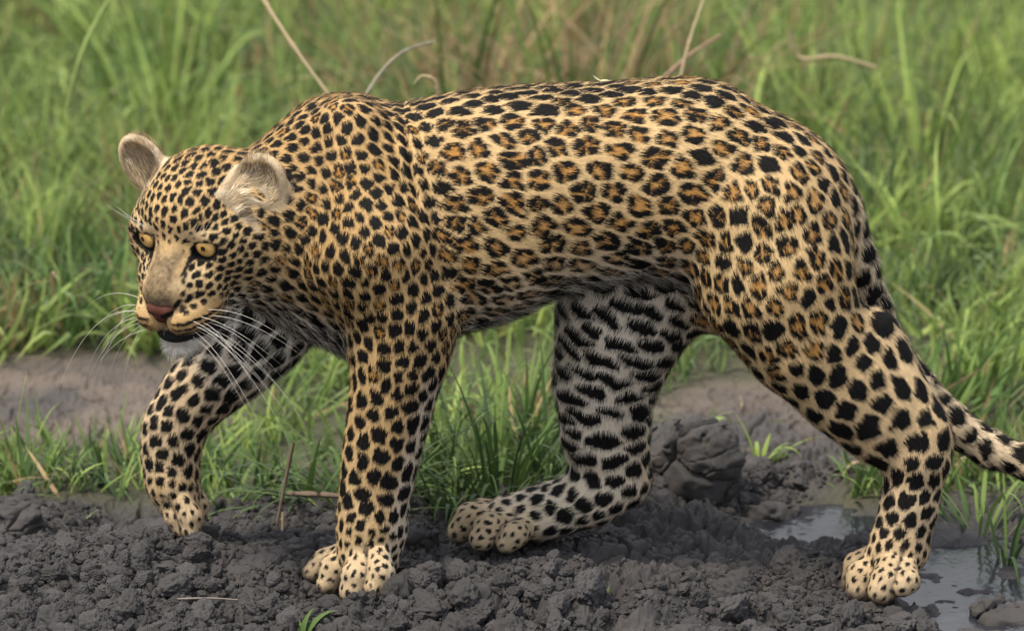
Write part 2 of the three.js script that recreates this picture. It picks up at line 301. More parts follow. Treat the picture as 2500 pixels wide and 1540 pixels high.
function chain(pts, coat, opt) { for (let i = 1; i < pts.length; i++) addBone(pts[i - 1], pts[i], Array.isArray(coat) ? coat[i - 1] : coat, opt); }

const cShoulder = COAT(19, 0.2, 0, 0.5, 8), cNeck = COAT(18, 0.12, 0, 0.65, 9, 1.15), cChest = COAT(22, 0, 0.9, 0.1, 16, 1.2);
const cFore = COAT(26, 0, 0, 0.4, 7.5, 1.2), cFore2 = COAT(24, 0, 0.05, 0.35, 7, 1.2), cPaw = COAT(14, 0, 0.1, 0.4, 5, 1.3, 0.75), cToe = COAT(12.5, 0, 0.2, 0.15, 3.5, 1.4, 0.24);
const cThigh = COAT(29, 0.65, 0, 0.1, 9), cKnee = COAT(31, 0.2, 0.05, 0.15, 9), cShank = COAT(37, 0, 0.15, 0.2, 9, 1.05), cMeta = COAT(24, 0, 0.25, 0.25, 6.5, 1.15), cHock = COAT(24, 0, 0.1, 0.4, 8);
const cInner = COAT(34, 0, 0.7, 0, 10, 0.36), cInner2 = COAT(29, 0, 0.6, 0.05, 8, 0.45), cFarFoot = COAT(22, 0, 0.6, 0.15, 9, 1.1), cTail = COAT(30, 0, 0.35, 0.2, 13, 0.85);
const cFarArm = COAT(28, 0, 0.9, 0.05, 13, 1.1), cFarFore = COAT(22, 0, 0.25, 0.3, 8, 1.2);

// trunk: top and bottom of the outline and half width, read along the back
const ST = [[640, 345, 730, 0.09], [720, 280, 770, 0.102], [800, 250, 812, 0.113], [880, 246, 850, 0.12], [950, 262, 850, 0.118], [1040, 246, 826, 0.122], [1120, 228, 804, 0.128], [1250, 216, 770, 0.132],
  [1360, 211, 722, 0.13], [1480, 206, 690, 0.124], [1580, 203, 672, 0.118], [1680, 209, 684, 0.112], [1780, 238, 730, 0.108], [1880, 297, 760, 0.1], [1960, 362, 760, 0.09], [2040, 480, 740, 0.07]]
  .map(([px, t, b, w]) => { const hi = (b - t) / 2 * PX, h = Math.sqrt(Math.max(1e-4, hi * hi - (w * Math.sin(TILT)) ** 2)) / Math.cos(TILT); return [(px - 1250) * PX, YC + (770 - (t + b) / 2) * PX / Math.cos(TILT), h, w]; });
function station(x) {
  let i = 0; while (i < ST.length - 2 && x > ST[i + 1][0]) i++;
  const a = ST[Math.max(0, i - 1)], b = ST[i], c = ST[i + 1], d = ST[Math.min(ST.length - 1, i + 2)], t = clamp((x - b[0]) / (c[0] - b[0])), o = [];
  for (let m = 1; m < 4; m++) { const s0 = (c[m] - a[m]) / (c[0] - a[0]) * (c[0] - b[0]), s1 = (d[m] - b[m]) / (d[0] - b[0]) * (c[0] - b[0]);
    o.push((2 * t ** 3 - 3 * t * t + 1) * b[m] + (t ** 3 - 2 * t * t + t) * s0 + (3 * t * t - 2 * t ** 3) * c[m] + (t ** 3 - t * t) * s1); }
  return o;
}
function trunk(x, y, z) {
  const [cy, h, w] = station(x), dy = (y - cy) / h, dz = z / w, e = 2.25;
  const k = Math.pow(Math.pow(Math.abs(dy), e) + Math.pow(Math.abs(dz), e), 1 / e) + 1e-6;
  const g = Math.hypot(Math.pow(Math.abs(dy) / k, e - 1) / h, Math.pow(Math.abs(dz) / k, e - 1) / w) + 1e-6;
  return smax(smax((k - 1) / g, ST[0][0] - x, 0.08), x - ST[ST.length - 1][0], 0.08);
}
const skinFold = (x, y, z) => {                                         // loose skin gathers behind the shoulder blade, soft swells of ribs and muscle
  const px = x / PX + 1250, py = 770 - (y - YC) * Math.cos(TILT) / PX;
  const f = Math.exp(-(((px - (985 + 0.16 * (py - 300))) / 55) ** 2)) * sstep(230, 300, py) * (1 - sstep(560, 720, py));
  return 0.0035 * f * Math.sin((px - 0.2 * py) / 4.6) + 0.004 * vnoise(x * 14, y * 14, z * 14);
};
const trunkCoat = (x, y, z) => {
  const px = x / PX + 1250, py = 770 - (y - YC) * Math.cos(TILT) / PX, s = station(x), spine = sstep(0.86, 0.99, (y - s[0]) / s[1]) * sstep(700, 900, px), up = (y - s[0]) / s[1];
  const t = sstep(880, 1180, px), fold = Math.exp(-(((px - (985 + 0.16 * (py - 300))) / 60) ** 2)) * sstep(230, 300, py) * (1 - sstep(520, 700, py)), belly = 1 - sstep(-0.93, -0.62, up + 0.1 * vnoise(x * 20, y * 20, z * 20));
  const low = 1 - sstep(-0.75, -0.25, up);
  return { fl: fold > 0.15 ? V(mix(1, 0.1, fold), mix(-0.22, -1, fold), 0).normalize() : undefined, sp: mix(mix(mix(0.0195, 0.0325, t), 0.017, fold), 0.026, spine * t), ros: mix(0.2, 1, t) * (1 - 0.6 * belly) * (1 - 0.85 * spine) * (1 - 0.6 * fold), wht: Math.max(belly, 0.4 * low * t), org: mix(0.55, 0.08, t) * (1 - belly), len: mix(mix(0.009, 0.0095, t), 0.024, belly), el: mix(mix(1.32, 1.6, spine), 2.0, fold), amt: 1 + 0.5 * spine };
};
body.push({ f: (x, y, z) => trunk(x, y, z) + skinFold(x, y, z), k: 0, coatAt: trunkCoat, flow: V(1, -0.22, 0).normalize() });
// neck, chest, shoulder blades
addBone([625, 545, 0.045, 172], [820, 510, 0.01, 246], cNeck, { k: 0.05, fz: 1.15, flow: [0.8, -0.6, 0] });
addBone([600, 600, 0.045, 112], [800, 650, 0.0, 150], cChest, { k: 0.05, flow: [0.55, -0.8, 0] });
addBone([770, 670, 0, 108], [880, 750, 0, 108], cChest, { k: 0.05, flow: [0.6, -0.75, 0] });
for (const s of [1, -1]) {
  addBone([858, 330, 0.055 * s, 82], [905, 600, 0.085 * s, 165], cShoulder, { k: 0.028, flow: [0.25, -1, 0] });
  addBone([905, 600, 0.085 * s, 160], [985, 760, 0.088 * s, 112], cShoulder, { k: 0.03, flow: [0.1, -1, 0] });
}
// near foreleg, planted
chain([[985, 760, 0.088, 118], [975, 880, 0.09, 98], [950, 1010, 0.09, 83], [928, 1120, 0.09, 74], [914, 1215, 0.09, 66], [905, 1285, 0.092, 66]], [cShoulder, cFore, cFore, cFore2, cFore2], { k: 0.04, fz: 1.1 });
addBone([905, 1285, 0.092, 66], [882, 1350, 0.094, 60], cPaw, { k: 0.03, fz: 0.95 });
addBone([925, 1310, 0.085, 50], [925, 1375, 0.085, 46], cPaw, { k: 0.03 });
for (const [a, b, c] of [[[842, 1340, 0.040, 34], [795, 1362, 0.042, 35], [766, 1396, 0.046, 29]], [[850, 1345, 0.080, 38], [818, 1380, 0.09, 41], [806, 1422, 0.096, 35]], [[885, 1352, 0.118, 42], [872, 1400, 0.138, 45], [866, 1440, 0.144, 40]], [[925, 1350, 0.128, 38], [933, 1395, 0.15, 40], [922, 1430, 0.156, 34]]])
  toeId++, chain(slimToe(a, b, c), cToe, { k: 0.0045, fz: 1 });
// far foreleg, lifted and folded at the wrist
chain([[790, 640, -0.07, 140], [640, 818, -0.065, 92], [560, 890, -0.06, 84], [482, 958, -0.055, 74], [424, 1038, -0.05, 60], [414, 1110, -0.048, 55], [422, 1180, -0.045, 54]], [cFarArm, cFarArm, cFarFore, cFarFore, cFarFore, cFarFore], { k: 0.035, fz: 1.1 });
addBone([420, 1180, -0.045, 56], [436, 1225, -0.043, 48], cPaw, { k: 0.025, fz: 0.9 });
for (const [a, b, c] of [[[415, 1215, -0.028, 28], [428, 1252, -0.024, 32], [448, 1286, -0.02, 28]], [[445, 1215, -0.018, 30], [466, 1255, -0.012, 34], [470, 1290, -0.008, 28]], [[440, 1215, -0.068, 28], [452, 1250, -0.068, 31], [466, 1284, -0.064, 26]], [[475, 1190, -0.06, 24], [488, 1228, -0.055, 28], [484, 1262, -0.05, 26]]])
  toeId++, chain(slimToe(a, b, c), cToe, { k: 0.006, fz: 1 });
// hips and near hind leg, pushing off
addBone([1690, 440, 0, 215], [1870, 515, 0, 190], cThigh, { k: 0.05, fz: 1.1, flow: [1, -0.4, 0] });
addBone([1870, 515, 0.02, 188], [1895, 640, 0.055, 172], cThigh, { k: 0.05, fz: 1.15, flow: [0.6, -0.9, 0] });
addBone([1870, 515, -0.02, 180], [1800, 660, -0.06, 165], cThigh, { k: 0.05, fz: 1.15, flow: [0.6, -0.9, 0] });
chain([[1860, 550, 0.07, 164], [1895, 705, 0.085, 156], [1965, 830, 0.085, 128], [2074, 952, 0.082, 104], [2158, 1038, 0.08, 84], [2228, 1092, 0.08, 66]], [cThigh, cThigh, cKnee, cShank, cShank], { k: 0.04, fz: 1.25 });
addBone([2150, 800, 0.06, 40], [2270, 1035, 0.08, 32], cShank, { k: 0.05, fz: 1, flow: [0.4, -1, 0] });
chain([[2258, 1055, 0.08, 44], [2245, 1120, 0.08, 62], [2222, 1230, 0.082, 59], [2196, 1335, 0.085, 62]], [cHock, cMeta, cMeta], { k: 0.03, fz: 1.05 });
addBone([2196, 1335, 0.086, 60], [2172, 1380, 0.088, 56], cPaw, { k: 0.03, fz: 0.95 });
for (const [a, b, c] of [[[2130, 1352, 0.042, 38], [2098, 1374, 0.044, 42], [2086, 1420, 0.05, 34]], [[2140, 1366, 0.085, 42], [2110, 1402, 0.096, 50], [2104, 1436, 0.106, 40]], [[2178, 1376, 0.122, 42], [2168, 1416, 0.14, 50], [2158, 1440, 0.148, 40]], [[2212, 1380, 0.125, 36], [2218, 1412, 0.15, 38], [2210, 1428, 0.156, 31]]])
  toeId++, chain(slimToe(a, b, c), cToe, { k: 0.0045, fz: 1 });
// far hind leg, standing under the belly on its whole foot
chain([[1620, 620, -0.07, 175], [1520, 780, -0.072, 150], [1478, 930, -0.075, 112], [1475, 1060, -0.078, 90], [1490, 1160, -0.08, 78]], [cInner, cInner, cInner, cInner2], { k: 0.04, fz: 1.1 });
addBone([1515, 1080, -0.08, 48], [1545, 1165, -0.08, 34], cHock, { k: 0.035 });
chain([[1520, 1178, -0.08, 48], [1440, 1215, -0.08, 62], [1330, 1252, -0.078, 58], [1240, 1268, -0.075, 60]], [cFarFoot, cFarFoot, cFarFoot], { k: 0.03, fz: 0.95 });
for (const [a, b, c] of [[[1225, 1240, -0.118, 34], [1180, 1240, -0.124, 36], [1158, 1268, -0.126, 30]], [[1215, 1250, -0.085, 40], [1150, 1258, -0.085, 46], [1128, 1294, -0.083, 37]], [[1230, 1275, -0.045, 42], [1196, 1284, -0.03, 48], [1182, 1312, -0.022, 39]], [[1275, 1285, -0.035, 38], [1255, 1302, -0.012, 40], [1242, 1322, -0.008, 32]]])
  toeId++, chain(slimToe(a, b, c), cToe, { k: 0.0045, fz: 1 });
// tail
chain([[2040, 520, 0, 70], [2088, 640, -0.01, 52], [2125, 745, -0.02, 46], [2168, 850, -0.03, 46], [2235, 945, -0.04, 48], [2320, 1035, -0.045, 48], [2420, 1098, -0.045, 43], [2520, 1134, -0.04, 40], [2640, 1150, -0.03, 38], [2760, 1120, -0.01, 34]], cTail, { k: 0.012, fz: 1 });

// head in its own axes (metres): x towards the animal's left, y up, z forward, origin between the eyes
const HYAW = -30 * Math.PI / 180, HPIT = 25 * Math.PI / 180;
const HO = P(430, 592, 0.115);
const HZ = V(Math.sin(HYAW) * Math.cos(HPIT), -Math.sin(HPIT), Math.cos(HYAW) * Math.cos(HPIT));
const HX = V(Math.cos(HYAW), 0, -Math.sin(HYAW)), HY = HZ.clone().cross(HX);
const toHead = (x, y, z) => { x -= HO.x; y -= HO.y; z -= HO.z; return [x * HX.x + y * HX.y + z * HX.z, x * HY.x + y * HY.y + z * HY.z, x * HZ.x + y * HZ.y + z * HZ.z]; };
const fromHead = (a, b, c) => V(HO.x + HX.x * a + HY.x * b + HZ.x * c, HO.y + HX.y * a + HY.y * b + HZ.y * c, HO.z + HX.z * a + HY.z * b + HZ.z * c);
const mm = (x, y, z) => V(x / 1000, y / 1000, z / 1000);
const hp = [];                                                          // head parts for x >= 0, mirrored by |x|
const hE = (c, r, k, axes) => hp.push({ f: ellip(c[0] / 1000, c[1] / 1000, c[2] / 1000, r[0] / 1000, r[1] / 1000, r[2] / 1000, axes), k: k / 1000 });
const hB = (a, b, ra, rb, k) => hp.push({ f: bone(mm(...a), mm(...b), ra / 1000, rb / 1000), k: k / 1000 });
hE([0, 12, -78], [75, 63, 84], 0);                                       // skull
hE([0, 24, -34], [56, 34, 38], 26);                                      // forehead
hE([46, 15, -20], [23, 8, 21], 10);                                      // brow
hE([60, -22, -40], [34, 45, 46], 24);                                    // cheek bone
hE([66, -42, -68], [35, 48, 42], 26);                                    // ruff of the cheek
hE([42, -25, -14], [24, 13, 18], 12);                                    // under the eye
hB([0, -4, -17], [0, -38, 50], 25, 27, 18);                              // bridge of the nose
hB([17, -22, 4], [17, -46, 46], 19, 18, 14);                             // flanks of the snout
hE([40, -56, 8], [24, 34, 34], 20);                                      // cheek in front of the jaw
hE([23, -77, 50], [27, 25, 33], 10);                                     // whisker pad
hE([37, -80, 27], [20, 23, 28], 14);
hE([0, -107, 41], [34, 15, 34], 3);                                      // dark lips between
hE([0, -132, 42], [28, 14, 34], 4);                                      // chin
hB([44, -78, -50], [22, -120, 26], 32, 19, 16);                          // jaw
{ // ear: a cup that opens forward
  const w = V(0.05, 0.25, 0.96).normalize(), u0 = V(0.62, 0.78, -0.1), u = u0.addScaledVector(w, -u0.dot(w)).normalize(), s = u.clone().cross(w), ax = [s, u, w];
  const c = [91, 46, -92];
  const out = ellip(c[0] / 1e3, c[1] / 1e3, c[2] / 1e3, 0.0365, 0.045, 0.013, ax), c2 = mm(...c).addScaledVector(w, 0.0115).addScaledVector(u, -0.004);
  const hole = ellip(c2.x, c2.y, c2.z, 0.0325, 0.041, 0.013, ax);
  hp.push({ f: (x, y, z) => smax(out(x, y, z), -hole(x, y, z), 0.004), k: 0.012 });
}
const EC = [44, -1, -14];                                                // eyeball
const slit = (() => {                                                    // opening of the lids: an almond, flat above, inner corner low
  const a = -14 * Math.PI / 180, u = V(Math.cos(a), -Math.sin(a), 0), v = V(Math.sin(a), Math.cos(a), 0), w = V(0, 0, 1), e = ellip(0.0450, -0.0035, 0.004, 0.0192, 0.0132, 0.0138, [u, v, w]);
  return (x, y, z) => smax(e(x, y, z), (x - 0.045) * v.x + (y + 0.0035) * v.y - 0.0092, 0.002);
})();
function headField(x, y, z) {
  let a = Math.abs(x), d = 1e9;
  for (let i = 0; i < hp.length; i++) { const e = hp[i].f(a, y, z); d = i ? smin(d, e, hp[i].k) : e; }
  d = smax(d, -slit(a, y, z), 0.003);
  return d;
}
const HC = fromHead(0, -0.02, -0.03);
body.push({ f: (x, y, z) => { const q = Math.hypot(x - HC.x, y - HC.y, z - HC.z); if (q > 0.24) return q - 0.17; const [a, b, c] = toHead(x, y, z); return headField(a, b, c); }, k: 0.02, head: true });
function bodyField(x, y, z) { let d = 1e9; for (let i = 0; i < body.length; i++) { const e = body[i].f(x, y, z); d = i ? smin(d, e, body[i].k) : e; } return d; }

// ------------------------------------------------------------------ skin mesh and coat
const skin = surfaceNets(body, [-0.60, -0.06, -0.26], [0.86, 0.74, 0.36], 0.0026);
const NV = skin.pos.length / 3;
const skinGeo = geo(skin.pos, skin.idx);
{ // turn the faces outward
  const p = skin.pos, n = skinGeo.attributes.normal.array; let s = 0;
  for (let i = 0; i < NV; i += 997) { const x = p[i * 3], y = p[i * 3 + 1], z = p[i * 3 + 2]; s += bodyField(x + n[i * 3] * 0.003, y + n[i * 3 + 1] * 0.003, z + n[i * 3 + 2] * 0.003) > bodyField(x, y, z) ? 1 : -1; }
  if (s < 0) { for (let i = 0; i < skin.idx.length; i += 3) { const t = skin.idx[i + 1]; skin.idx[i + 1] = skin.idx[i + 2]; skin.idx[i + 2] = t; } skinGeo.computeVertexNormals(); }
}
const NRM = skinGeo.attributes.normal.array;
const A_N = 12, attr = new Float32Array(NV * A_N);                      // sp ros wht org len el amt fx fy fz head
const muzzleTip = V(0, -0.05, 0.1);
function headCoat(a, b, c) {
  const x = Math.abs(a), snout = sstep(0.0, 0.03, c) * (1 - sstep(0.022, 0.034, x)) * sstep(-0.072, -0.05, b);
  const pad = sstep(0.012, 0.03, c) * (1 - sstep(-0.066, -0.054, b)), chin = (1 - sstep(-0.118, -0.108, b)) * sstep(-0.06, 0.0, c);
  const throat = 1 - sstep(-0.1, -0.06, b + 0.25 * c), ear = sstep(0.006, 0.02, b) * sstep(0.055, 0.066, x) * (1 - sstep(-0.062, -0.046, c));
  const top = sstep(0.02, 0.06, b), back = 1 - sstep(-0.1, -0.04, c);
  const fx = a - muzzleTip.x, fy = b - muzzleTip.y, fz = c - muzzleTip.z, l = Math.hypot(fx, fy, fz);
  const earUp = ear > 0.5;
  const f = earUp ? [Math.sign(a) * 0.2, 0.9, -0.2] : [fx / l, fy / l, fz / l];
  return { sp: mix(mix(0.0118, 0.0135, top), 0.0165, back), ros: 0, wht: Math.max(chin, throat * 0.7, ear * 0.15), org: 0.15 + 0.3 * top * back + 0.2 * top, len: mix(mix(0.0048, 0.0075, Math.max(back, 0)), 0.012, Math.max(throat, 0)) * (1 - 0.35 * ear) - 0.0012 * snout,
    el: 1.45, amt: clamp(1 - snout * 1.4 - pad - chin - ear * 1.5 - 1.3 * (c > -0.04 ? Math.exp(-(((x - 0.036) / 0.016) ** 2) - (((b - 0.019) / 0.005) ** 2)) : 0), 0, 1), f };
}
for (let i = 0; i < NV; i++) {
  const x = skin.pos[i * 3], y = skin.pos[i * 3 + 1], z = skin.pos[i * 3 + 2];
  let wt = 0, mn = 1e9; const ds = body.map((q) => { const d = q.f(x, y, z); if (d < mn) mn = d; return d; }), o = i * A_N;
  for (let m = 0; m < body.length; m++) {
    const q = body[m], w = Math.exp(-(ds[m] - mn) / (q.head ? 0.007 : 0.009)); if (w < 0.01) continue;
    let c = q.coat, fl = q.flow;
    if (q.coatAt) { c = q.coatAt(x, y, z); if (c.fl) fl = c.fl; }
    else if (q.head) { const [a, b, d] = toHead(x, y, z); c = headCoat(a, b, d); fl = V(0, 0, 0).addScaledVector(HX, c.f[0]).addScaledVector(HY, c.f[1]).addScaledVector(HZ, c.f[2]); attr[o + 10] += w; }
    wt += w; attr[o] += w * c.sp; attr[o + 1] += w * c.ros; attr[o + 2] += w * c.wht; attr[o + 3] += w * c.org; attr[o + 4] += w * c.len; attr[o + 5] += w * c.el; attr[o + 6] += w * c.amt;
    attr[o + 7] += w * fl.x; attr[o + 8] += w * fl.y; attr[o + 9] += w * fl.z;
  }
  for (let m = 0; m < A_N; m++) attr[o + m] /= wt;
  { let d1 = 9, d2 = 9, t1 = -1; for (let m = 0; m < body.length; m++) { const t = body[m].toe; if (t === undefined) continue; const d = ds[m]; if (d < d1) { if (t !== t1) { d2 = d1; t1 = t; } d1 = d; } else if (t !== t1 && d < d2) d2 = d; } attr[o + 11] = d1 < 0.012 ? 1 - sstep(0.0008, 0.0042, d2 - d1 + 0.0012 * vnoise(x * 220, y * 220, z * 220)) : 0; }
  { const fore = clamp(1 - Math.hypot((x + 0.14) / 0.09, (y - 0.17) / 0.2)); attr[o + 2] = Math.max(attr[o + 2], 0.55 * sstep(0.0, 0.25, fore) * sstep(0.45, 0.85, NRM[i * 3] + 0.2 * NRM[i * 3 + 2])); }   // white down the back of the planted foreleg
  // hair lies in the skin
  const nx = NRM[i * 3], ny = NRM[i * 3 + 1], nz = NRM[i * 3 + 2], d = attr[o + 7] * nx + attr[o + 8] * ny + attr[o + 9] * nz;
  let fx = attr[o + 7] - d * nx, fy = attr[o + 8] - d * ny, fz = attr[o + 9] - d * nz; const l = Math.hypot(fx, fy, fz) || 1;
  attr[o + 7] = fx / l; attr[o + 8] = fy / l; attr[o + 9] = fz / l;
}
// spots: dart throwing over the skin, spacing from the coat numbers
const CELL = 0.03, grid = new Map(), sites = [];
const ck = (i, j, k) => ((i + 512) * 1024 + (j + 512)) * 1024 + (k + 512);
{
  const r = rng(4711), order = new Uint32Array(NV); for (let i = 0; i < NV; i++) order[i] = i;
  for (let i = NV - 1; i > 0; i--) { const j = Math.floor(r() * (i + 1)), t = order[i]; order[i] = order[j]; order[j] = t; }
  for (const i of order) {
    const o = i * A_N, sp = attr[o] * (0.86 + 0.28 * r()), x = skin.pos[i * 3], y = skin.pos[i * 3 + 1], z = skin.pos[i * 3 + 2];
    const ci = Math.floor(x / CELL), cj = Math.floor(y / CELL), cc = Math.floor(z / CELL), R = Math.ceil(sp / CELL); let ok = true;
    for (let a = -R; a <= R && ok; a++) for (let b = -R; b <= R && ok; b++) for (let c = -R; c <= R && ok; c++) { const L = grid.get(ck(ci + a, cj + b, cc + c)); if (L) for (const s of L) if ((s.x - x) ** 2 + (s.y - y) ** 2 + (s.z - z) ** 2 < (0.92 * Math.min(sp, s.sp * 1.15)) ** 2) { ok = false; break; } }
    if (!ok) continue;
    const n = V(NRM[i * 3], NRM[i * 3 + 1], NRM[i * 3 + 2]), f = V(attr[o + 7], attr[o + 8], attr[o + 9]), g = n.clone().cross(f);
    const s = { x, y, z, sp: attr[o] * (0.93 + 0.14 * r()), el: attr[o + 5] * (0.85 + 0.3 * r()), f, g, ros: r() < attr[o + 1], lobes: 3 + Math.floor(r() * 3), ph: r() * 6.28, seed: r() * 50, fat: r() };
    sites.push(s); const key = ck(ci, cj, cc); grid.has(key) ? grid.get(key).push(s) : grid.set(key, [s]);
  }
}
for (let pass = 0; pass < 2; pass++) {                                  // even the spots out: each moves to the middle of its own patch of skin
  for (const s of sites) { s.n = 0; s.sx = s.sy = s.sz = 0; }
  for (let i = pass % 2; i < NV; i += 2) {
    const x = skin.pos[i * 3], y = skin.pos[i * 3 + 1], z = skin.pos[i * 3 + 2], sp = attr[i * A_N], R = Math.ceil(1.1 * sp / CELL), ci = Math.floor(x / CELL), cj = Math.floor(y / CELL), cc = Math.floor(z / CELL); let best = 9, b = null;
    for (let a = -R; a <= R; a++) for (let e = -R; e <= R; e++) for (let c = -R; c <= R; c++) { const L = grid.get(ck(ci + a, cj + e, cc + c)); if (L) for (const s of L) {
      const dx = x - s.x, dy = y - s.y, dz = z - s.z, dd = dx * dx + dy * dy + dz * dz; if (dd > 3 * s.sp * s.sp) continue; const al = dx * s.f.x + dy * s.f.y + dz * s.f.z, la = dx * s.g.x + dy * s.g.y + dz * s.g.z;
      const d = (dd - al * al - la * la + al * al / s.el + la * la * s.el) / (s.sp * s.sp); if (d < best) { best = d; b = s; } } }
    if (b) { b.n++; b.sx += x; b.sy += y; b.sz += z; }
  }
  grid.clear();
  for (const s of sites) { if (s.n) { s.x = mix(s.x, s.sx / s.n, 0.85); s.y = mix(s.y, s.sy / s.n, 0.85); s.z = mix(s.z, s.sz / s.n, 0.85); } const key = ck(Math.floor(s.x / CELL), Math.floor(s.y / CELL), Math.floor(s.z / CELL)); grid.has(key) ? grid.get(key).push(s) : grid.set(key, [s]); }
}
const CREAM = [0.67, 0.49, 0.26], TAN = [0.50, 0.305, 0.11], RUST = [0.47, 0.23, 0.05], WHITE = [0.80, 0.765, 0.70], BLACK = [0.002, 0.0018, 0.002];
function coatAt(x, y, z, sp, ros, wht, org, amt, head, crease = 0) {                // -> linear colour
  const wx = x + 0.16 * sp * vnoise(x / sp * 1.7, y / sp * 1.7, z / sp * 1.7), wy = y + 0.16 * sp * vnoise(x / sp * 1.7 + 9, y / sp * 1.7, z / sp * 1.7), wz = z;
  const R = Math.ceil(1.35 * sp / CELL), ci = Math.floor(x / CELL), cj = Math.floor(y / CELL), cc = Math.floor(z / CELL);
  let f1 = 9, f2 = 9, s1 = null, s2 = null, p1 = 0, q1 = 0;
  for (let a = -R; a <= R; a++) for (let b = -R; b <= R; b++) for (let c = -R; c <= R; c++) {
    const L = grid.get(ck(ci + a, cj + b, cc + c)); if (!L) continue;
    for (const s of L) {
      const dx = wx - s.x, dy = wy - s.y, dz = wz - s.z, dd = dx * dx + dy * dy + dz * dz; if (dd > 4 * s.sp * s.sp) continue;
      const al = dx * s.f.x + dy * s.f.y + dz * s.f.z, la = dx * s.g.x + dy * s.g.y + dz * s.g.z, re = Math.sqrt(s.el);
      const d = Math.sqrt(dd - al * al - la * la + al * al / (re * re) + la * la * re * re) / s.sp;
      if (d < f1) { f2 = f1; f1 = d; s2 = s1; s1 = s; p1 = al / re; q1 = la * re; } else if (d < f2) { f2 = d; s2 = s; }
    }
  }
  const big = fbm(x * 9, y * 9, z * 9, 2);
  let col = lerp3(lerp3(CREAM, TAN, clamp(org + 0.3 * big)), WHITE, clamp(wht));
  if (s1 && amt > 0.02) {
    f2 = Math.min(f2, 1.25);
    const nz = 0.13 * vnoise(x / sp * 4.5 + s1.seed, y / sp * 4.5, z / sp * 4.5), join = s2 && hash3(Math.floor((s1.seed + s2.seed) * 997), 3, 5) < 0.09 ? 0.34 * (1 - sstep(0.35, 0.62, f1)) * (1 - sstep(0.1, 0.45, f2 - f1)) : 0, v = 0.66 * (f2 - f1) + 0.34 * (1 - 2 * f1) + nz + join;
    const th = Math.atan2(q1, p1), g = Math.cos(s1.lobes * th + s1.ph + 1.1 * Math.sin(th * 2 + s1.seed));
    let dark;
    if (s1.ros) {
      const out = 0.118 + 0.05 * (s1.fat - 0.5) - 0.04 * g, inn = 0.86 + 0.1 * g - 0.26 * s1.fat;
      const gate = sstep(-1.0, -0.82, g + 1.6 * nz);
      dark = sstep(out - 0.02, out + 0.03, v) * (1 - sstep(inn - 0.03, inn + 0.03, v)) * gate;
      const inside = sstep(0.17, 0.32, v) * (1 - wht); col = lerp3(col, RUST, inside * (0.85 + 0.3 * big));
    } else {
      const t = mix(0.6, 0.175, clamp(amt)) - 0.2 * Math.max(0, amt - 1)  - 0.14 * (s1.fat - 0.5) + 0.05 * g; dark = sstep(t - 0.03, t + 0.03, v);
      if (org > 0.3 && !head) col = lerp3(col, RUST, 0.4 * sstep(0.05, 0.35, v) * (1 - wht));
    }
    col = lerp3(col, BLACK, dark * sstep(0.02, 0.2, amt));
  }
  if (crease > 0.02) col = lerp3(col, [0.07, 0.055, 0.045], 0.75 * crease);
  if (amt < 0.5 && !head) { const t = sstep(0.5, 0.25, amt); col = lerp3(col, [col[0] * 0.76, col[1] * 0.76, col[2] * 0.78], t * (0.75 + 0.4 * vnoise(x * 130, y * 130, z * 130))); }
  if (y < 0.09) { const dirt = 1 - sstep(0.010, 0.034, y - heightAt(x, z, false) + 0.008 * vnoise(x * 70, y * 70, z * 70)); col = lerp3(col, [0.085, 0.072, 0.064], 0.8 * dirt); }
  if (head > 0.3) col = headPaint(x, y, z, col);
  return col;
}
const capD = (x, y, ax, ay, bx, by) => { const ux = bx - ax, uy = by - ay, t = clamp(((x - ax) * ux + (y - ay) * uy) / (ux * ux + uy * uy)); return [Math.hypot(x - ax - ux * t, y - ay - uy * t), t]; };
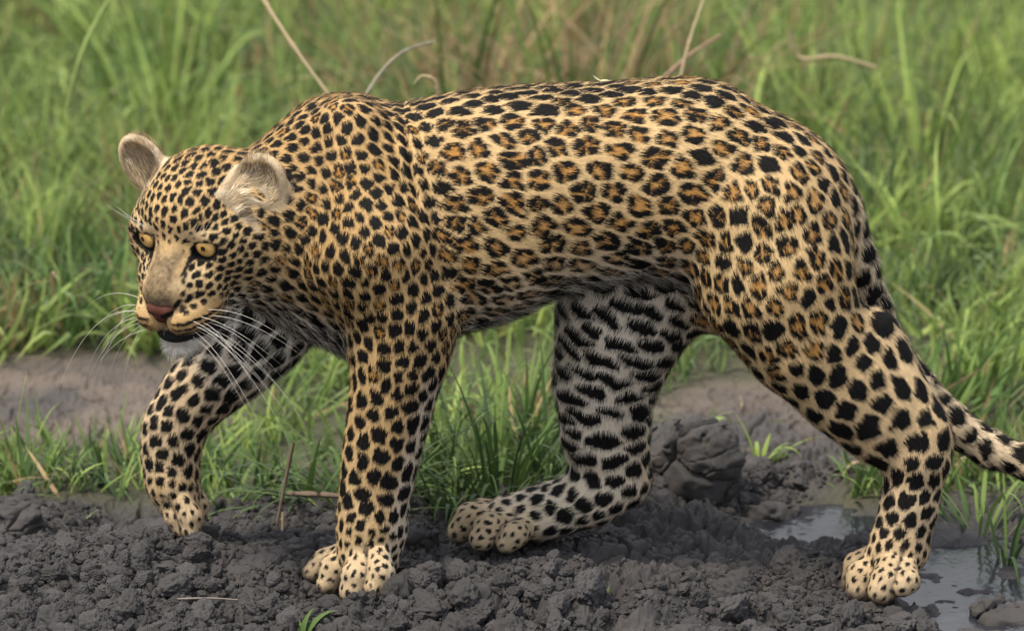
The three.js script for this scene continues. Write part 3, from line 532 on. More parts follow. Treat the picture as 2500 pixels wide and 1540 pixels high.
function headPaint(wx, wy, wz, col) {
  const [sa, b, c] = toHead(wx, wy, wz), a = Math.abs(sa), n1 = vnoise(wx * 300, wy * 300, wz * 300), n2 = vnoise(wx * 110, wy * 110, wz * 110);
  if (c > -0.075 && b < 0.05) {
    // plain brown bridge of the nose
    const br = sstep(-0.012, 0.02, c) * (1 - sstep(0.014, 0.034, a + 0.003 * n2)) * sstep(-0.07, -0.056, b) * (1 - sstep(-0.004, 0.012, b));
    col = lerp3(col, lerp3([0.19, 0.14, 0.085], [0.33, 0.22, 0.11], sstep(0.012, 0.03, a)), br * 0.92); col = lerp3(col, [col[0] * (1 + 0.55 * n1), col[1] * (1 + 0.55 * n1), col[2] * (1 + 0.55 * n1)], br);
    // pale patches above and below the eyes, light cheeks
    const e1 = Math.exp(-(((a - 0.04) / 0.02) ** 2) - (((b - 0.021) / 0.008) ** 2)), e2 = Math.exp(-(((a - 0.034) / 0.013) ** 2) - (((b + 0.024) / 0.007) ** 2));
    if (c > -0.04) col = lerp3(col, [0.66, 0.55, 0.38], 0.6 * clamp(e1 + e2) * sstep(0.06, 0.3, col[1]));
    // whisker pads: rows of dark streaks on ochre, pale below
    const pad = sstep(0.014, 0.026, c) * sstep(-0.115, -0.108, b) * (1 - sstep(-0.07, -0.058, b)) * sstep(0.004, 0.012, a);
    if (pad > 0) {
      let pc = lerp3([0.58, 0.38, 0.17], [0.74, 0.66, 0.55], sstep(-0.085, -0.102, b));
      const row = (b + 0.07 + 0.16 * (0.085 - c) + 0.0016 * n2) / 0.0092, fr = Math.abs(row - Math.round(row));
      const on = Math.round(row) <= 0 && Math.round(row) >= -3 ? (1 - sstep(0.25, 0.34, fr + 0.07 * n1)) * sstep(-0.2, 0.1, vnoise(Math.round(row) * 7.3, c * 90, Math.sign(sa) * 5) + 0.5) * sstep(0.012, 0.02, a) : 0;
      pc = lerp3(pc, BLACK, on); col = lerp3(col, pc, pad);
    }
    if (c > 0.03 && a < 0.0025 && b < -0.078 && b > -0.104) col = lerp3(col, BLACK, 0.9);   // groove under the nose
    // lips and chin
    const chin = (1 - sstep(-0.123, -0.119, b)) * sstep(-0.03, 0.01, c); col = lerp3(col, lerp3([0.62, 0.57, 0.5], [0.26, 0.23, 0.2], 0.5 * sstep(0.0, 0.5, n1)), chin * 0.9);
    const lip = (1 - sstep(0.0095, 0.012, Math.abs(b + 0.108 + 0.02 * sstep(0.02, -0.03, c - 0.02)) + 0.001 * n1)) * sstep(-0.002, 0.012, c) * (1 - sstep(0.046, 0.052, a)); col = lerp3(col, BLACK, lip);
    // dark spot beside the nose
    const nd = capD(a, b, 0.0215, -0.052, 0.027, -0.045)[0]; if (c > 0.03) col = lerp3(col, BLACK, 1 - sstep(0.0024, 0.0042, nd));
    // eye rims and the dark tear line
    if (c > -0.04) {
      col = lerp3(col, BLACK, 1 - sstep(0.0014, 0.0034, slit(a, b, c) + 0.0004 * n1));
      const [td, tt] = capD(a, b, 0.030, -0.008, 0.0265, -0.0185); col = lerp3(col, BLACK, 1 - sstep(mix(0.0022, 0.0004, tt), mix(0.0046, 0.0022, tt), td + 0.0006 * n1));
      const [od] = capD(a, b, 0.063, 0.004, 0.074, 0.008); col = lerp3(col, BLACK, 0.9 * (1 - sstep(0.0018, 0.0038, od + 0.0008 * n1)));
    }
  }
  // ears: tan rim, pale hair inside, dark at the root; black behind
  const er = Math.hypot((a - 0.09) / 0.046, (b - 0.049) / 0.055);
  if (a > 0.05 && b > -0.004 && er < 1.25 && c < -0.042) {
    const fr = (a - 0.091) * 0.05 + (b - 0.046) * 0.25 + (c + 0.092) * 0.96, k = 1 - sstep(0.86, 1.06, er);
    const inner = fr > -0.009 ? 1 : 0;
    const ic = lerp3(lerp3([0.68, 0.54, 0.36], [0.34, 0.27, 0.18], sstep(0.16, 0.36, 1 - er)), BLACK, 0.95 * Math.exp(-(((a - 0.078) / 0.013) ** 2) - (((b - 0.02) / 0.010) ** 2)));
    col = lerp3(col, inner ? lerp3(ic, [0.7, 0.62, 0.48], 0.5 * sstep(0.1, 0.5, n2)) : lerp3(BLACK, [0.6, 0.48, 0.3], sstep(0.35, 0.0, Math.hypot((a - 0.098) / 0.02, (b - 0.072) / 0.02) - 0.8)), k);
  }
  return col;
}
const skinCol = new Float32Array(NV * 3);
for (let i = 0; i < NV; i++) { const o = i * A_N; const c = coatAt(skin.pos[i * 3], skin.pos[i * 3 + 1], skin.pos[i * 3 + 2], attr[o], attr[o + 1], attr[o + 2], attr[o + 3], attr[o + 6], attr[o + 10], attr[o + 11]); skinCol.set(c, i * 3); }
skinGeo.setAttribute('color', new THREE.BufferAttribute(skinCol, 3));
const leopard = new THREE.Group(); leopard.name = numbered('leopard'); leopard.position.set(0, 0, 0); scene.add(leopard);
tag(leopard, 'spotted leopard walking left with lowered head and one forepaw lifted', 'leopard');
meshOf('body', skinGeo, new THREE.MeshStandardMaterial({ vertexColors: true, roughness: 0.85 }), leopard);

// ------------------------------------------------------------------ fur: single hairs rooted in the skin, each the colour of its root
{
  const earHair = (x, y, z) => { const [a, b, c] = toHead(x, y, z), q = Math.abs(a); return q > 0.058 && b > 0.002 && c < -0.045 && Math.hypot((q - 0.09) / 0.03, (b - 0.045) / 0.038) < 1 && (q - 0.091) * 0.05 + (b - 0.046) * 0.25 + (c + 0.092) * 0.96 > -0.009; };
  const r = rng(99), p = skin.pos, ix = skin.idx, nt = ix.length / 3;
  const area = new Float32Array(nt); let total = 0;
  for (let t = 0; t < nt; t++) {
    const a = ix[t * 3], b = ix[t * 3 + 1], c = ix[t * 3 + 2];
    const ux = p[b * 3] - p[a * 3], uy = p[b * 3 + 1] - p[a * 3 + 1], uz = p[b * 3 + 2] - p[a * 3 + 2], vx = p[c * 3] - p[a * 3], vy = p[c * 3 + 1] - p[a * 3 + 1], vz = p[c * 3 + 2] - p[a * 3 + 2];
    const ar = 0.5 * Math.hypot(uy * vz - uz * vy, uz * vx - ux * vz, ux * vy - uy * vx);
    area[t] = ar * (0.5 + 0.008 / Math.max(0.004, attr[a * A_N + 4])); total += area[t];         // short hair grows denser
  }
  const WANT = 420000; const pos = new Float32Array(WANT * 15), col = new Float32Array(WANT * 15), nor = new Float32Array(WANT * 15), idx = new Uint32Array(WANT * 9);
  let n = 0, carry = 0; const at = new Float32Array(A_N);
  for (let t = 0; t < nt; t++) {
    carry += area[t] / total * WANT * 0.999;
    while (carry >= 1 && n < WANT) {
      carry -= 1;
      const a = ix[t * 3], b = ix[t * 3 + 1], c = ix[t * 3 + 2]; let u = r(), v = r(); if (u + v > 1) { u = 1 - u; v = 1 - v; } const w = 1 - u - v;
      const x = w * p[a * 3] + u * p[b * 3] + v * p[c * 3], y = w * p[a * 3 + 1] + u * p[b * 3 + 1] + v * p[c * 3 + 1], z = w * p[a * 3 + 2] + u * p[b * 3 + 2] + v * p[c * 3 + 2];
      let nx = w * NRM[a * 3] + u * NRM[b * 3] + v * NRM[c * 3], ny = w * NRM[a * 3 + 1] + u * NRM[b * 3 + 1] + v * NRM[c * 3 + 1], nz = w * NRM[a * 3 + 2] + u * NRM[b * 3 + 2] + v * NRM[c * 3 + 2]; let l = Math.hypot(nx, ny, nz) || 1; nx /= l; ny /= l; nz /= l;
      for (let m = 0; m < A_N; m++) at[m] = w * attr[a * A_N + m] + u * attr[b * A_N + m] + v * attr[c * A_N + m];
      if (at[10] > 0.5) { const [ha, hb, hc] = toHead(x, y, z), aa = Math.abs(ha); if (slit(aa, hb, hc) < 0.0012 || (Math.hypot((aa) / 0.021, (hb + 0.06) / 0.017) < 1 && hc > 0.066)) continue; if (Math.abs(hb + 0.108) < 0.0085 && hc > 0.005 && aa < 0.045) continue; }
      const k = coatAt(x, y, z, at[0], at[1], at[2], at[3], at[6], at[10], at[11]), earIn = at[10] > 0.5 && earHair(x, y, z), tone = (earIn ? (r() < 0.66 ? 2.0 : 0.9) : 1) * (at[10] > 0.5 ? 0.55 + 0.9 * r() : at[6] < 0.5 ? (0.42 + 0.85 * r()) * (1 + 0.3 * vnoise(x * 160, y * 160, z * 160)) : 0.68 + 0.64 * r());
      const len = (earIn ? 2.8 : 1) * at[4] * (0.65 + 0.6 * r()) * (1 + 0.25 * vnoise(x * 40, y * 40, z * 40)), lift = 0.22 + 0.26 * r() + 0.12 * vnoise(x * 60, y * 60, z * 60);
      const j = (earIn ? 0.1 : 0) + 0.28 + 0.25 * at[2];
      let dx = at[7] + nx * lift + (r() - 0.5) * j, dy = at[8] + ny * lift + (r() - 0.5) * j, dz = at[9] + nz * lift + (r() - 0.5) * j; l = Math.hypot(dx, dy, dz); dx /= l; dy /= l; dz /= l;
      // side vector: across the hair, rolled a little about it
      let sx = dy * nz - dz * ny, sy = dz * nx - dx * nz, sz = dx * ny - dy * nx; l = Math.hypot(sx, sy, sz) || 1; const roll = (r() - 0.5) * 1.0, cr = Math.cos(roll), sr = Math.sin(roll);
      sx = sx / l * cr + nx * sr; sy = sy / l * cr + ny * sr; sz = sz / l * cr + nz * sr;
      const hw = 0.00016 + 0.0001 * r() + 0.005 * len, bend = 0.35 * len, down = -0.10 * len * at[2];
      const mx = x + dx * len * 0.5, my = y + dy * len * 0.5, mz = z + dz * len * 0.5;
      const tx = x + dx * len * 0.82 + at[7] * bend * 0.5 - nx * 0.08 * len, ty = y + dy * len * 0.82 + at[8] * bend * 0.5 - ny * 0.08 * len + down, tz = z + dz * len * 0.82 + at[9] * bend * 0.5 - nz * 0.08 * len;
      const o = n * 15, q = n * 5;
      pos.set([x - sx * hw - nx * 0.0006, y - sy * hw - ny * 0.0006, z - sz * hw - nz * 0.0006, x + sx * hw - nx * 0.0006, y + sy * hw - ny * 0.0006, z + sz * hw - nz * 0.0006, mx - sx * hw * 0.8, my - sy * hw * 0.8, mz - sz * hw * 0.8, mx + sx * hw * 0.8, my + sy * hw * 0.8, mz + sz * hw * 0.8, tx, ty, tz], o);
      // hair normal: across the blade, leaning to the skin's own
      let hx = sy * dz - sz * dy, hy = sz * dx - sx * dz, hz = sx * dy - sy * dx; if (hx * nx + hy * ny + hz * nz < 0) { hx = -hx; hy = -hy; hz = -hz; }
      hx = hx * 0.6 + nx * 0.6; hy = hy * 0.6 + ny * 0.6; hz = hz * 0.6 + nz * 0.6; l = Math.hypot(hx, hy, hz);
      for (let m = 0; m < 5; m++) { nor[o + m * 3] = hx / l; nor[o + m * 3 + 1] = hy / l; nor[o + m * 3 + 2] = hz / l; col[o + m * 3] = k[0] * tone; col[o + m * 3 + 1] = k[1] * tone; col[o + m * 3 + 2] = k[2] * tone; }
      idx.set([q, q + 1, q + 3, q, q + 3, q + 2, q + 2, q + 3, q + 4], n * 9); n++;
    }
  }
  const g = geo(pos.subarray(0, n * 15), idx.subarray(0, n * 9), col.subarray(0, n * 15), nor.subarray(0, n * 15));
  tag(meshOf('fur', g, new THREE.MeshPhysicalMaterial({ vertexColors: true, roughness: 0.6, specularIntensity: 0.25, side: THREE.DoubleSide }), leopard), null, null, null, 'stuff');
}

// ------------------------------------------------------------------ eyes, nose, whiskers
for (const s of [1, -1]) {
  const eye = new THREE.Group(); eye.name = 'eye'; leopard.add(eye);
  eye.position.copy(fromHead(s * 0.0438, -0.0028, -0.0142));
  const gaze = V(0, 0, 0).addScaledVector(HZ, 1).addScaledVector(HX, 0.22 * s).addScaledVector(HY, 0.14).addScaledVector(V(-0.35, 0.1, 0), 0.5).normalize();
  eye.quaternion.setFromUnitVectors(V(0, 0, 1), gaze);
  const R = 0.0208, cap = (r, a0, a1) => new THREE.SphereGeometry(r, 40, 14, 0, Math.PI * 2, a0, a1 - a0).rotateX(Math.PI / 2);
  meshOf('eyeball', cap(R, 0.86, Math.PI), new THREE.MeshPhysicalMaterial({ color: 0x15100b, roughness: 0.25, clearcoat: 1, clearcoatRoughness: 0.05 }), eye).name = 'eyeball';
  const ig = cap(R * 1.004, 0.15, 0.9), ic = [], ip = ig.attributes.position; 
  for (let i = 0; i < ip.count; i++) { const x = ip.getX(i), y = ip.getY(i), q = Math.hypot(x, y) / (R * Math.sin(0.9)), a = Math.atan2(y, x), n = 0.13 * vnoise(a * 9, q * 3, s) + 0.1 * vnoise(a * 3, q * 9, s + 4);
    let c = lerp3([0.55, 0.31, 0.09], [0.9, 0.56, 0.19], sstep(0.25, 0.6, q)); c = lerp3(c, [0.08, 0.05, 0.02], sstep(0.78, 0.98, q)); ic.push(c[0] * (1 + n), c[1] * (1 + n), c[2] * (1 + n)); }
  ig.setAttribute('color', new THREE.BufferAttribute(new Float32Array(ic), 3));
  meshOf('iris', ig, new THREE.MeshPhysicalMaterial({ vertexColors: true, roughness: 0.35, clearcoat: 1, clearcoatRoughness: 0.03 }), eye).name = 'iris';
  meshOf('pupil', cap(R * 1.006, 0, 0.17), new THREE.MeshPhysicalMaterial({ color: 0x040302, roughness: 0.2, clearcoat: 1, clearcoatRoughness: 0.03 }), eye).name = 'pupil';
}
{
  const ne = (c, r) => ellip(c[0] / 1e3, c[1] / 1e3, c[2] / 1e3, r[0] / 1e3, r[1] / 1e3, r[2] / 1e3);
  const a = ne([0, -54, 69], [20, 8.5, 12]), b = ne([0, -64, 72], [11, 13, 11]), c = ne([11, -57, 72], [9.5, 8, 10]), h = ne([12.5, -61, 84], [5.5, 3.6, 8]), h2 = ne([18, -57, 80], [5, 2, 8]), g = ne([0, -70, 85], [0.9, 9, 4]);
  const f = (x, y, z) => { const m = Math.abs(x); let d = smin(smin(a(x, y, z), b(x, y, z), 0.006), c(m, y, z), 0.004); d = smax(d, -h(m, y, z), 0.002); d = smax(d, -h2(m, y, z), 0.002); return smax(d, -g(x, y, z), 0.0015) + 0.00025 * vnoise(x * 900, y * 900, z * 900); };
  const m = surfaceNets([{ f, k: 0 }], [-0.026, -0.084, 0.05], [0.026, -0.04, 0.09], 0.0009), pc = [];
  for (let i = 0; i < m.pos.length; i += 3) {
    const [x, y, z] = m.pos.slice(i, i + 3), q = Math.min(h(Math.abs(x), y, z), h2(Math.abs(x), y, z)); const w = fromHead(x, y, z); m.pos.set([w.x, w.y, w.z], i);
    const k = lerp3([0.012, 0.009, 0.008], [0.09, 0.03, 0.021], sstep(0.0003, 0.004, q) * (1 - 0.6 * sstep(-0.066, -0.078, y))); pc.push(...k);
  }
  meshOf('nose', geo(m.pos, m.idx, pc), new THREE.MeshPhysicalMaterial({ vertexColors: true, roughness: 0.6, specularIntensity: 0.35, clearcoat: 0.05, clearcoatRoughness: 0.4, side: THREE.DoubleSide }), leopard);
  // whiskers: from the pads sideways, bowed back and down
  const r = rng(31), wm = new THREE.MeshStandardMaterial({ color: 0xf4f1ea, roughness: 0.4 });
  const hair = (q, len, dir, sag, w) => {
    const pts = []; for (let i = 0; i <= 10; i++) { const t = i / 10; pts.push(fromHead(...[0, 1, 2].map((m) => q[m] + dir[m] * len * t)).add(V(0, -sag * t * t * len, 0)).addScaledVector(HZ, -0.25 * t * t * len)); }
    const g = new THREE.TubeGeometry(new THREE.CatmullRomCurve3(pts), 18, w, 5), p = g.attributes.position;
    for (let i = 0; i < p.count; i++) { const ring = Math.floor(i / 6), k = Math.max(0.12, 1 - (ring / 18) ** 1.5), c = V(0, 0, 0); new THREE.CatmullRomCurve3(pts).getPointAt(ring / 18, c); p.setXYZ(i, c.x + (p.getX(i) - c.x) * k, c.y + (p.getY(i) - c.y) * k, c.z + (p.getZ(i) - c.z) * k); }
    g.computeVertexNormals(); const o = meshOf('whisker', g, wm, leopard); o.name = 'whisker';
  };
  for (const s of [1, -1]) for (let i = 0; i < 12; i++) {
    const row = i % 4, col = Math.floor(i / 4), y = -0.072 - 0.0095 * row, z = 0.066 - 0.011 * col + 0.002 * r();
    const x = Math.sqrt(Math.max(0, 1 - ((y + 0.08) / 0.025) ** 2 * 0.6 - ((z - 0.05) / 0.034) ** 2 * 0.5)) * 0.024 + 0.02;
    hair([s * x, y, z], 0.07 + 0.085 * r(), [s * (0.85 + 0.1 * r()), 0.12 - 0.14 * row + 0.3 * (r() - 0.5), 0.15 - 0.18 * col + 0.1 * r()], 0.45 + 0.7 * r(), 0.00028);
  }
  for (const s of [1, -1]) for (let i = 0; i < 4; i++) hair([s * (0.036 + 0.006 * i), 0.021, 0.004 - 0.003 * i], 0.05 + 0.03 * r(), [s * 0.5, 0.75, 0.35 + 0.2 * r()], 0.1, 0.0003);
  for (let i = 0; i < 12; i++) hair([(r() - 0.5) * 0.04, -0.132 - 0.006 * r(), 0.05 + 0.02 * r()], 0.02 + 0.025 * r(), [(r() - 0.5) * 0.6, -0.8, 0.4], 0.1, 0.00025);
}

tuft('grass_tuft', 'large dark green grass tuft between the near foreleg and the far hind leg', 'grass tuft', onGround(1215, 1215), 95, { len: 0.24, spread: 0.075, width: 0.0065, lean: 0.75, seed: 3 });
tuft('grass_tuft', 'grass tuft with blades sweeping left just behind the planted foreleg', 'grass tuft', onGround(860, 1230), 62, { len: 0.21, spread: 0.06, width: 0.007, lean: 1.15, seed: 4, mats: [0, 0, 1, 4, 2] });
tuft('grass_tuft', 'loose grass tuft under the chest, right of the lifted forepaw', 'grass tuft', onGround(620, 1180), 40, { len: 0.15, spread: 0.05, width: 0.006, lean: 0.9, seed: 5 });
tuft('grass_tuft', 'tall upright grass tuft in the gap right behind the near foreleg', 'grass tuft', onGround(1090, 1150), 60, { len: 0.2, spread: 0.06, width: 0.006, lean: 0.6, seed: 21 });
tuft('grass_tuft', 'low fresh tuft at the far left edge of the mud', 'grass tuft', onGround(70, 1165), 44, { len: 0.1, spread: 0.06, width: 0.006, lean: 0.8, seed: 6, mats: [0, 2, 2, 3, 1] });
tuft('grass_tuft', 'small leafy tuft on the mud rim left of the lifted foreleg', 'grass tuft', onGround(255, 1160), 40, { len: 0.085, spread: 0.055, width: 0.006, lean: 0.8, seed: 7, mats: [0, 2, 2, 0, 1] });
tuft('grass_tuft', 'pale green tuft beside the big clod, between the hind legs', 'grass tuft', onGround(1850, 1120), 16, { len: 0.075, spread: 0.03, width: 0.008, lean: 1.4, seed: 8, mats: [3, 3, 2] });
tuft('grass_tuft', 'bright two-bladed tuft standing up behind the big clod', 'grass tuft', onGround(1700, 1075), 3, { len: 0.085, spread: 0.008, width: 0.016, lean: 0.6, seed: 12, mats: [3], turn: 0.3 });
tuft('grass_tuft', 'sparse tuft leaning left on the path in front of the extended hind shank', 'grass tuft', onGround(2090, 1195), 13, { len: 0.14, spread: 0.03, width: 0.007, lean: 0.9, seed: 9, mats: [0, 2, 0, 1] });
tuft('grass_tuft', 'straggling tuft at the water below the tail', 'grass tuft', onGround(2395, 1300), 22, { len: 0.17, spread: 0.05, width: 0.006, lean: 0.8, seed: 10, mats: [0, 0, 2, 1] });
tuft('grass_tuft', 'grass tuft on the bank behind the near hock', 'grass tuft', onGround(2330, 1190), 30, { len: 0.13, spread: 0.06, width: 0.006, lean: 0.9, seed: 22, mats: [0, 2, 0, 1] });
tuft('grass_sprout', 'thin tall sprout standing in front of the far hind paw', 'grass sprout', onGround(1228, 1345), 6, { len: 0.17, spread: 0.006, width: 0.0042, lean: 0.35, seed: 11, mats: [0, 2, 0] });
tuft('grass_sprout', 'tiny three-leaved sprout on the mud at the left', 'grass sprout', onGround(187, 1275), 4, { len: 0.04, spread: 0.004, width: 0.004, lean: 0.7, seed: 13, mats: [2, 3] });
tuft('grass_sprout', 'blurred sprout at the bottom edge below the planted forepaw', 'grass sprout', onGround(730, 1545).add(V(0, 0, 0.02)), 3, { len: 0.075, spread: 0.006, width: 0.013, lean: 0.3, seed: 14, mats: [0, 2] });
tuft('grass_sprout', 'curled sprout on the mud in the middle of the bottom edge', 'grass sprout', onGround(1470, 1475), 3, { len: 0.06, spread: 0.006, width: 0.004, lean: 1.2, seed: 15, mats: [0, 1] });
tuft('grass_sprout', 'sprout of thin blades against the water, far right', 'grass sprout', onGround(2460, 1375), 9, { len: 0.16, spread: 0.02, width: 0.006, lean: 0.6, seed: 16, mats: [0, 2, 1] });
for (const [x, z, n, len, seed, label] of [[-0.1, -1.95, 110, 0.42, 31, 'tall brownish grass tuft rising behind the back, just right of the shoulders'], [0.1, -1.8, 120, 0.46, 32, 'tall straw and green grass tuft rising right above the middle of the back'], [0.3, -2.0, 80, 0.4, 33, 'ragged dry tuft above the hindquarters beside the pale upright stem'], [-0.58, -2.1, 60, 0.36, 34, 'bright tall grass tuft at the top left corner'], [0.66, -1.75, 70, 0.36, 35, 'tall green grass tuft standing in the meadow at the top right']])
  tuft('tall_tuft', label, 'grass tuft', V(x, heightAt(x, z, false), z), n, { len, spread: 0.09, width: 0.008, lean: 0.55, seed, mats: seed < 34 ? [5, 5, 6, 0, 1, 2, 6] : [2, 3, 3, 0] });
tuft('grass_tuft', 'dark tuft spilling over the mud edge between the lifted and the planted foreleg', 'grass tuft', onGround(745, 1235), 46, { len: 0.16, spread: 0.05, width: 0.0065, lean: 1.2, seed: 41, mats: [0, 1, 1, 4, 0] });
tuft('grass_tuft', 'spreading tuft at the mud edge just right of the lifted paw', 'grass tuft', onGround(560, 1225), 30, { len: 0.12, spread: 0.045, width: 0.006, lean: 1.2, seed: 42, mats: [0, 0, 1, 2] });
tuft('grass_tuft', 'dense dark tuft touching the toes of the far hind paw', 'grass tuft', onGround(1095, 1250), 60, { len: 0.15, spread: 0.05, width: 0.006, lean: 1.1, seed: 43, mats: [1, 0, 4, 1, 0] });
tuft('grass_tuft', 'dark tuft at the front edge of the far hind shank', 'grass tuft', onGround(1340, 1160), 60, { len: 0.18, spread: 0.05, width: 0.006, lean: 0.8, seed: 44, mats: [1, 0, 4, 1] });
tuft('grass_tuft', 'broad mid-green tuft filling the gap beneath the middle of the belly', 'grass tuft', onGround(1260, 1090), 70, { len: 0.2, spread: 0.07, width: 0.007, lean: 0.9, seed: 45, mats: [0, 2, 0, 1] });
// single fallen blades
function fallen(label, a, b, width, mat, lift = 0.004) {
  const A = onGround(...a).add(V(0, lift, 0)), B = onGround(...b).add(V(0, lift, 0)), d = B.clone().sub(A), L = d.length();
  const o = meshOf('fallen_blade', tuftShapes[0], tuftMats[mat]); o.position.copy(A); o.scale.set(L, L, width / 0.02); 
  const up = d.clone().normalize(), n = V(0, 1, 0), side = up.clone().cross(n).normalize(), x = up.clone().cross(side).multiplyScalar(-1);
  o.quaternion.setFromRotationMatrix(new THREE.Matrix4().makeBasis(x.negate(), up, side)); tag(o, label, 'grass blade');
}
fallen('wide green blade lying on the wet mud right of the near hind paw', [2262, 1380], [2400, 1392], 0.011, 0);
fallen('yellow-green blade scrap in the mud near the bottom right corner', [2345, 1482], [2398, 1518], 0.010, 3);
fallen('straight green blade lying across the mud at the left edge', [0, 1222], [178, 1216], 0.004, 2, 0.012);
fallen('long thin blade bent over the mud rim at the left', [40, 1230], [245, 1140], 0.005, 0, 0.02);
fallen('short pale blade lying at the bottom left', [95, 1490], [200, 1492], 0.004, 3);
fallen('small green leaf scrap beside the planted forepaw', [728, 1372], [748, 1368], 0.005, 2);
// stalks: bent tubes through points given as [px, py, depth]
function stalk(name, label, category, pts, w0, w1, color, knots = 3) {
  const c = new THREE.CatmullRomCurve3(pts.map((q) => P(...q))), n = 28, g = new THREE.TubeGeometry(c, n, 1, 7), p = g.attributes.position, m = V(0, 0, 0);
  for (let i = 0; i < p.count; i++) { const k = Math.floor(i / 8), t = k / n; c.getPointAt(t, m); const w = mix(w0, w1, t) * (1 + 0.35 * Math.exp(-((((t * knots) % 1 - 0.5) / 0.07) ** 2))) * (1 + 0.2 * vnoise(i * 1.7, k, 3)); p.setXYZ(i, m.x + (p.getX(i) - m.x) * w, m.y + (p.getY(i) - m.y) * w, m.z + (p.getZ(i) - m.z) * w); }
  g.computeVertexNormals(); return tag(meshOf(name, g, new THREE.MeshStandardMaterial({ color: new THREE.Color().setRGB(...color), roughness: 0.85 })), label, category);
}
const DUN = [0.33, 0.27, 0.16], STRAW = [0.42, 0.33, 0.2], TWIG = [0.16, 0.12, 0.09];
stalk('dry_stalk', 'long pale dry stalk slanting down to the shoulder from the top edge', 'dry stalk', [[620, -40, -1.0], [668, 40, -0.95], [735, 140, -0.9], [830, 270, -0.85]], 0.0034, 0.0024, DUN);
stalk('dry_stalk', 'thin grey dry branch rising to the right from behind the shoulders', 'dry stalk', [[880, 250, -0.75], [930, 175, -0.8], [985, 125, -0.85], [1060, 100, -0.9]], 0.0022, 0.0016, [0.26, 0.24, 0.19]);
stalk('dry_stalk', 'bent pale stalk lying level in the grass above the rump', 'dry stalk', [[1925, 75, -1.5], [1950, 140, -1.5], [2040, 138, -1.5], [2140, 165, -1.5]], 0.0036, 0.003, DUN);
stalk('dry_stalk', 'pale upright dry stem rising from behind the highest point of the back', 'dry stalk', [[1655, 240, -1.0], [1668, 160, -1.02], [1690, 80, -1.05], [1725, -20, -1.1]], 0.003, 0.002, DUN);
stalk('dry_stalk', 'reddish dry twig slanting right above the back', 'dry stalk', [[1620, 190, -1.2], [1690, 130, -1.2], [1760, 85, -1.2]], 0.003, 0.002, [0.3, 0.2, 0.14]);
stalk('dry_stalk', 'curled dry blade standing over the middle of the back', 'dry stalk', [[1070, 230, -0.9], [1060, 195, -0.9], [1030, 185, -0.9], [1010, 205, -0.9]], 0.003, 0.001, STRAW);
stalk('dry_stalk', 'tall green stem with leaf joints at the upper left', 'grass stem', [[165, 260, -1.3], [195, 140, -1.3], [235, 50, -1.35], [290, -40, -1.4]], 0.0038, 0.003, [0.2, 0.27, 0.08]);
stalk('twig', 'dark twig leaning down to the mud left of the planted foreleg', 'twig', [[715, 1080, -0.2], [695, 1180, -0.2], [672, 1290, -0.19], [650, 1358, -0.17]], 0.003, 0.0015, TWIG);
stalk('twig', 'pale broken straw standing by the planted foreleg', 'twig', [[690, 1250, -0.19], [688, 1310, -0.185], [684, 1372, -0.17]], 0.002, 0.0016, STRAW);
stalk('twig', 'grey root lying level behind the planted foreleg', 'twig', [[700, 1205, -0.26], [790, 1208, -0.26], [880, 1215, -0.25], [990, 1212, -0.25]], 0.0035, 0.0045, TWIG);
stalk('twig', 'small pale chip standing on the path between the hind legs', 'twig', [[1808, 1012, -0.78], [1812, 985, -0.78], [1807, 965, -0.78]], 0.003, 0.001, [0.5, 0.4, 0.28]);
stalk('twig', 'thin straw lying on the mud below the lifted forepaw', 'twig', [[430, 1462, 0.16], [510, 1460, 0.16], [580, 1464, 0.16]], 0.0014, 0.001, [0.2, 0.18, 0.16]);
{ // seed on the back
  const r = new THREE.Group(); r.name = numbered('white_seed'); r.position.copy(P(1466, 211, 0.035)); scene.add(r); tag(r, 'tiny pale winged seed lying on top of the back', 'seed');
  for (const [a, L] of [[2.6, 0.014], [0.2, 0.012], [-1.2, 0.008]]) { const o = new THREE.Mesh(tuftShapes[0], leafMat(0.62, 0.62, 0.42, 0.2)); o.name = 'wing'; o.castShadow = true; o.position.set(0, 0.008, 0); o.rotation.set(0.3, 0, a - 1.57); o.scale.set(L, L, 0.22); r.add(o); }
}
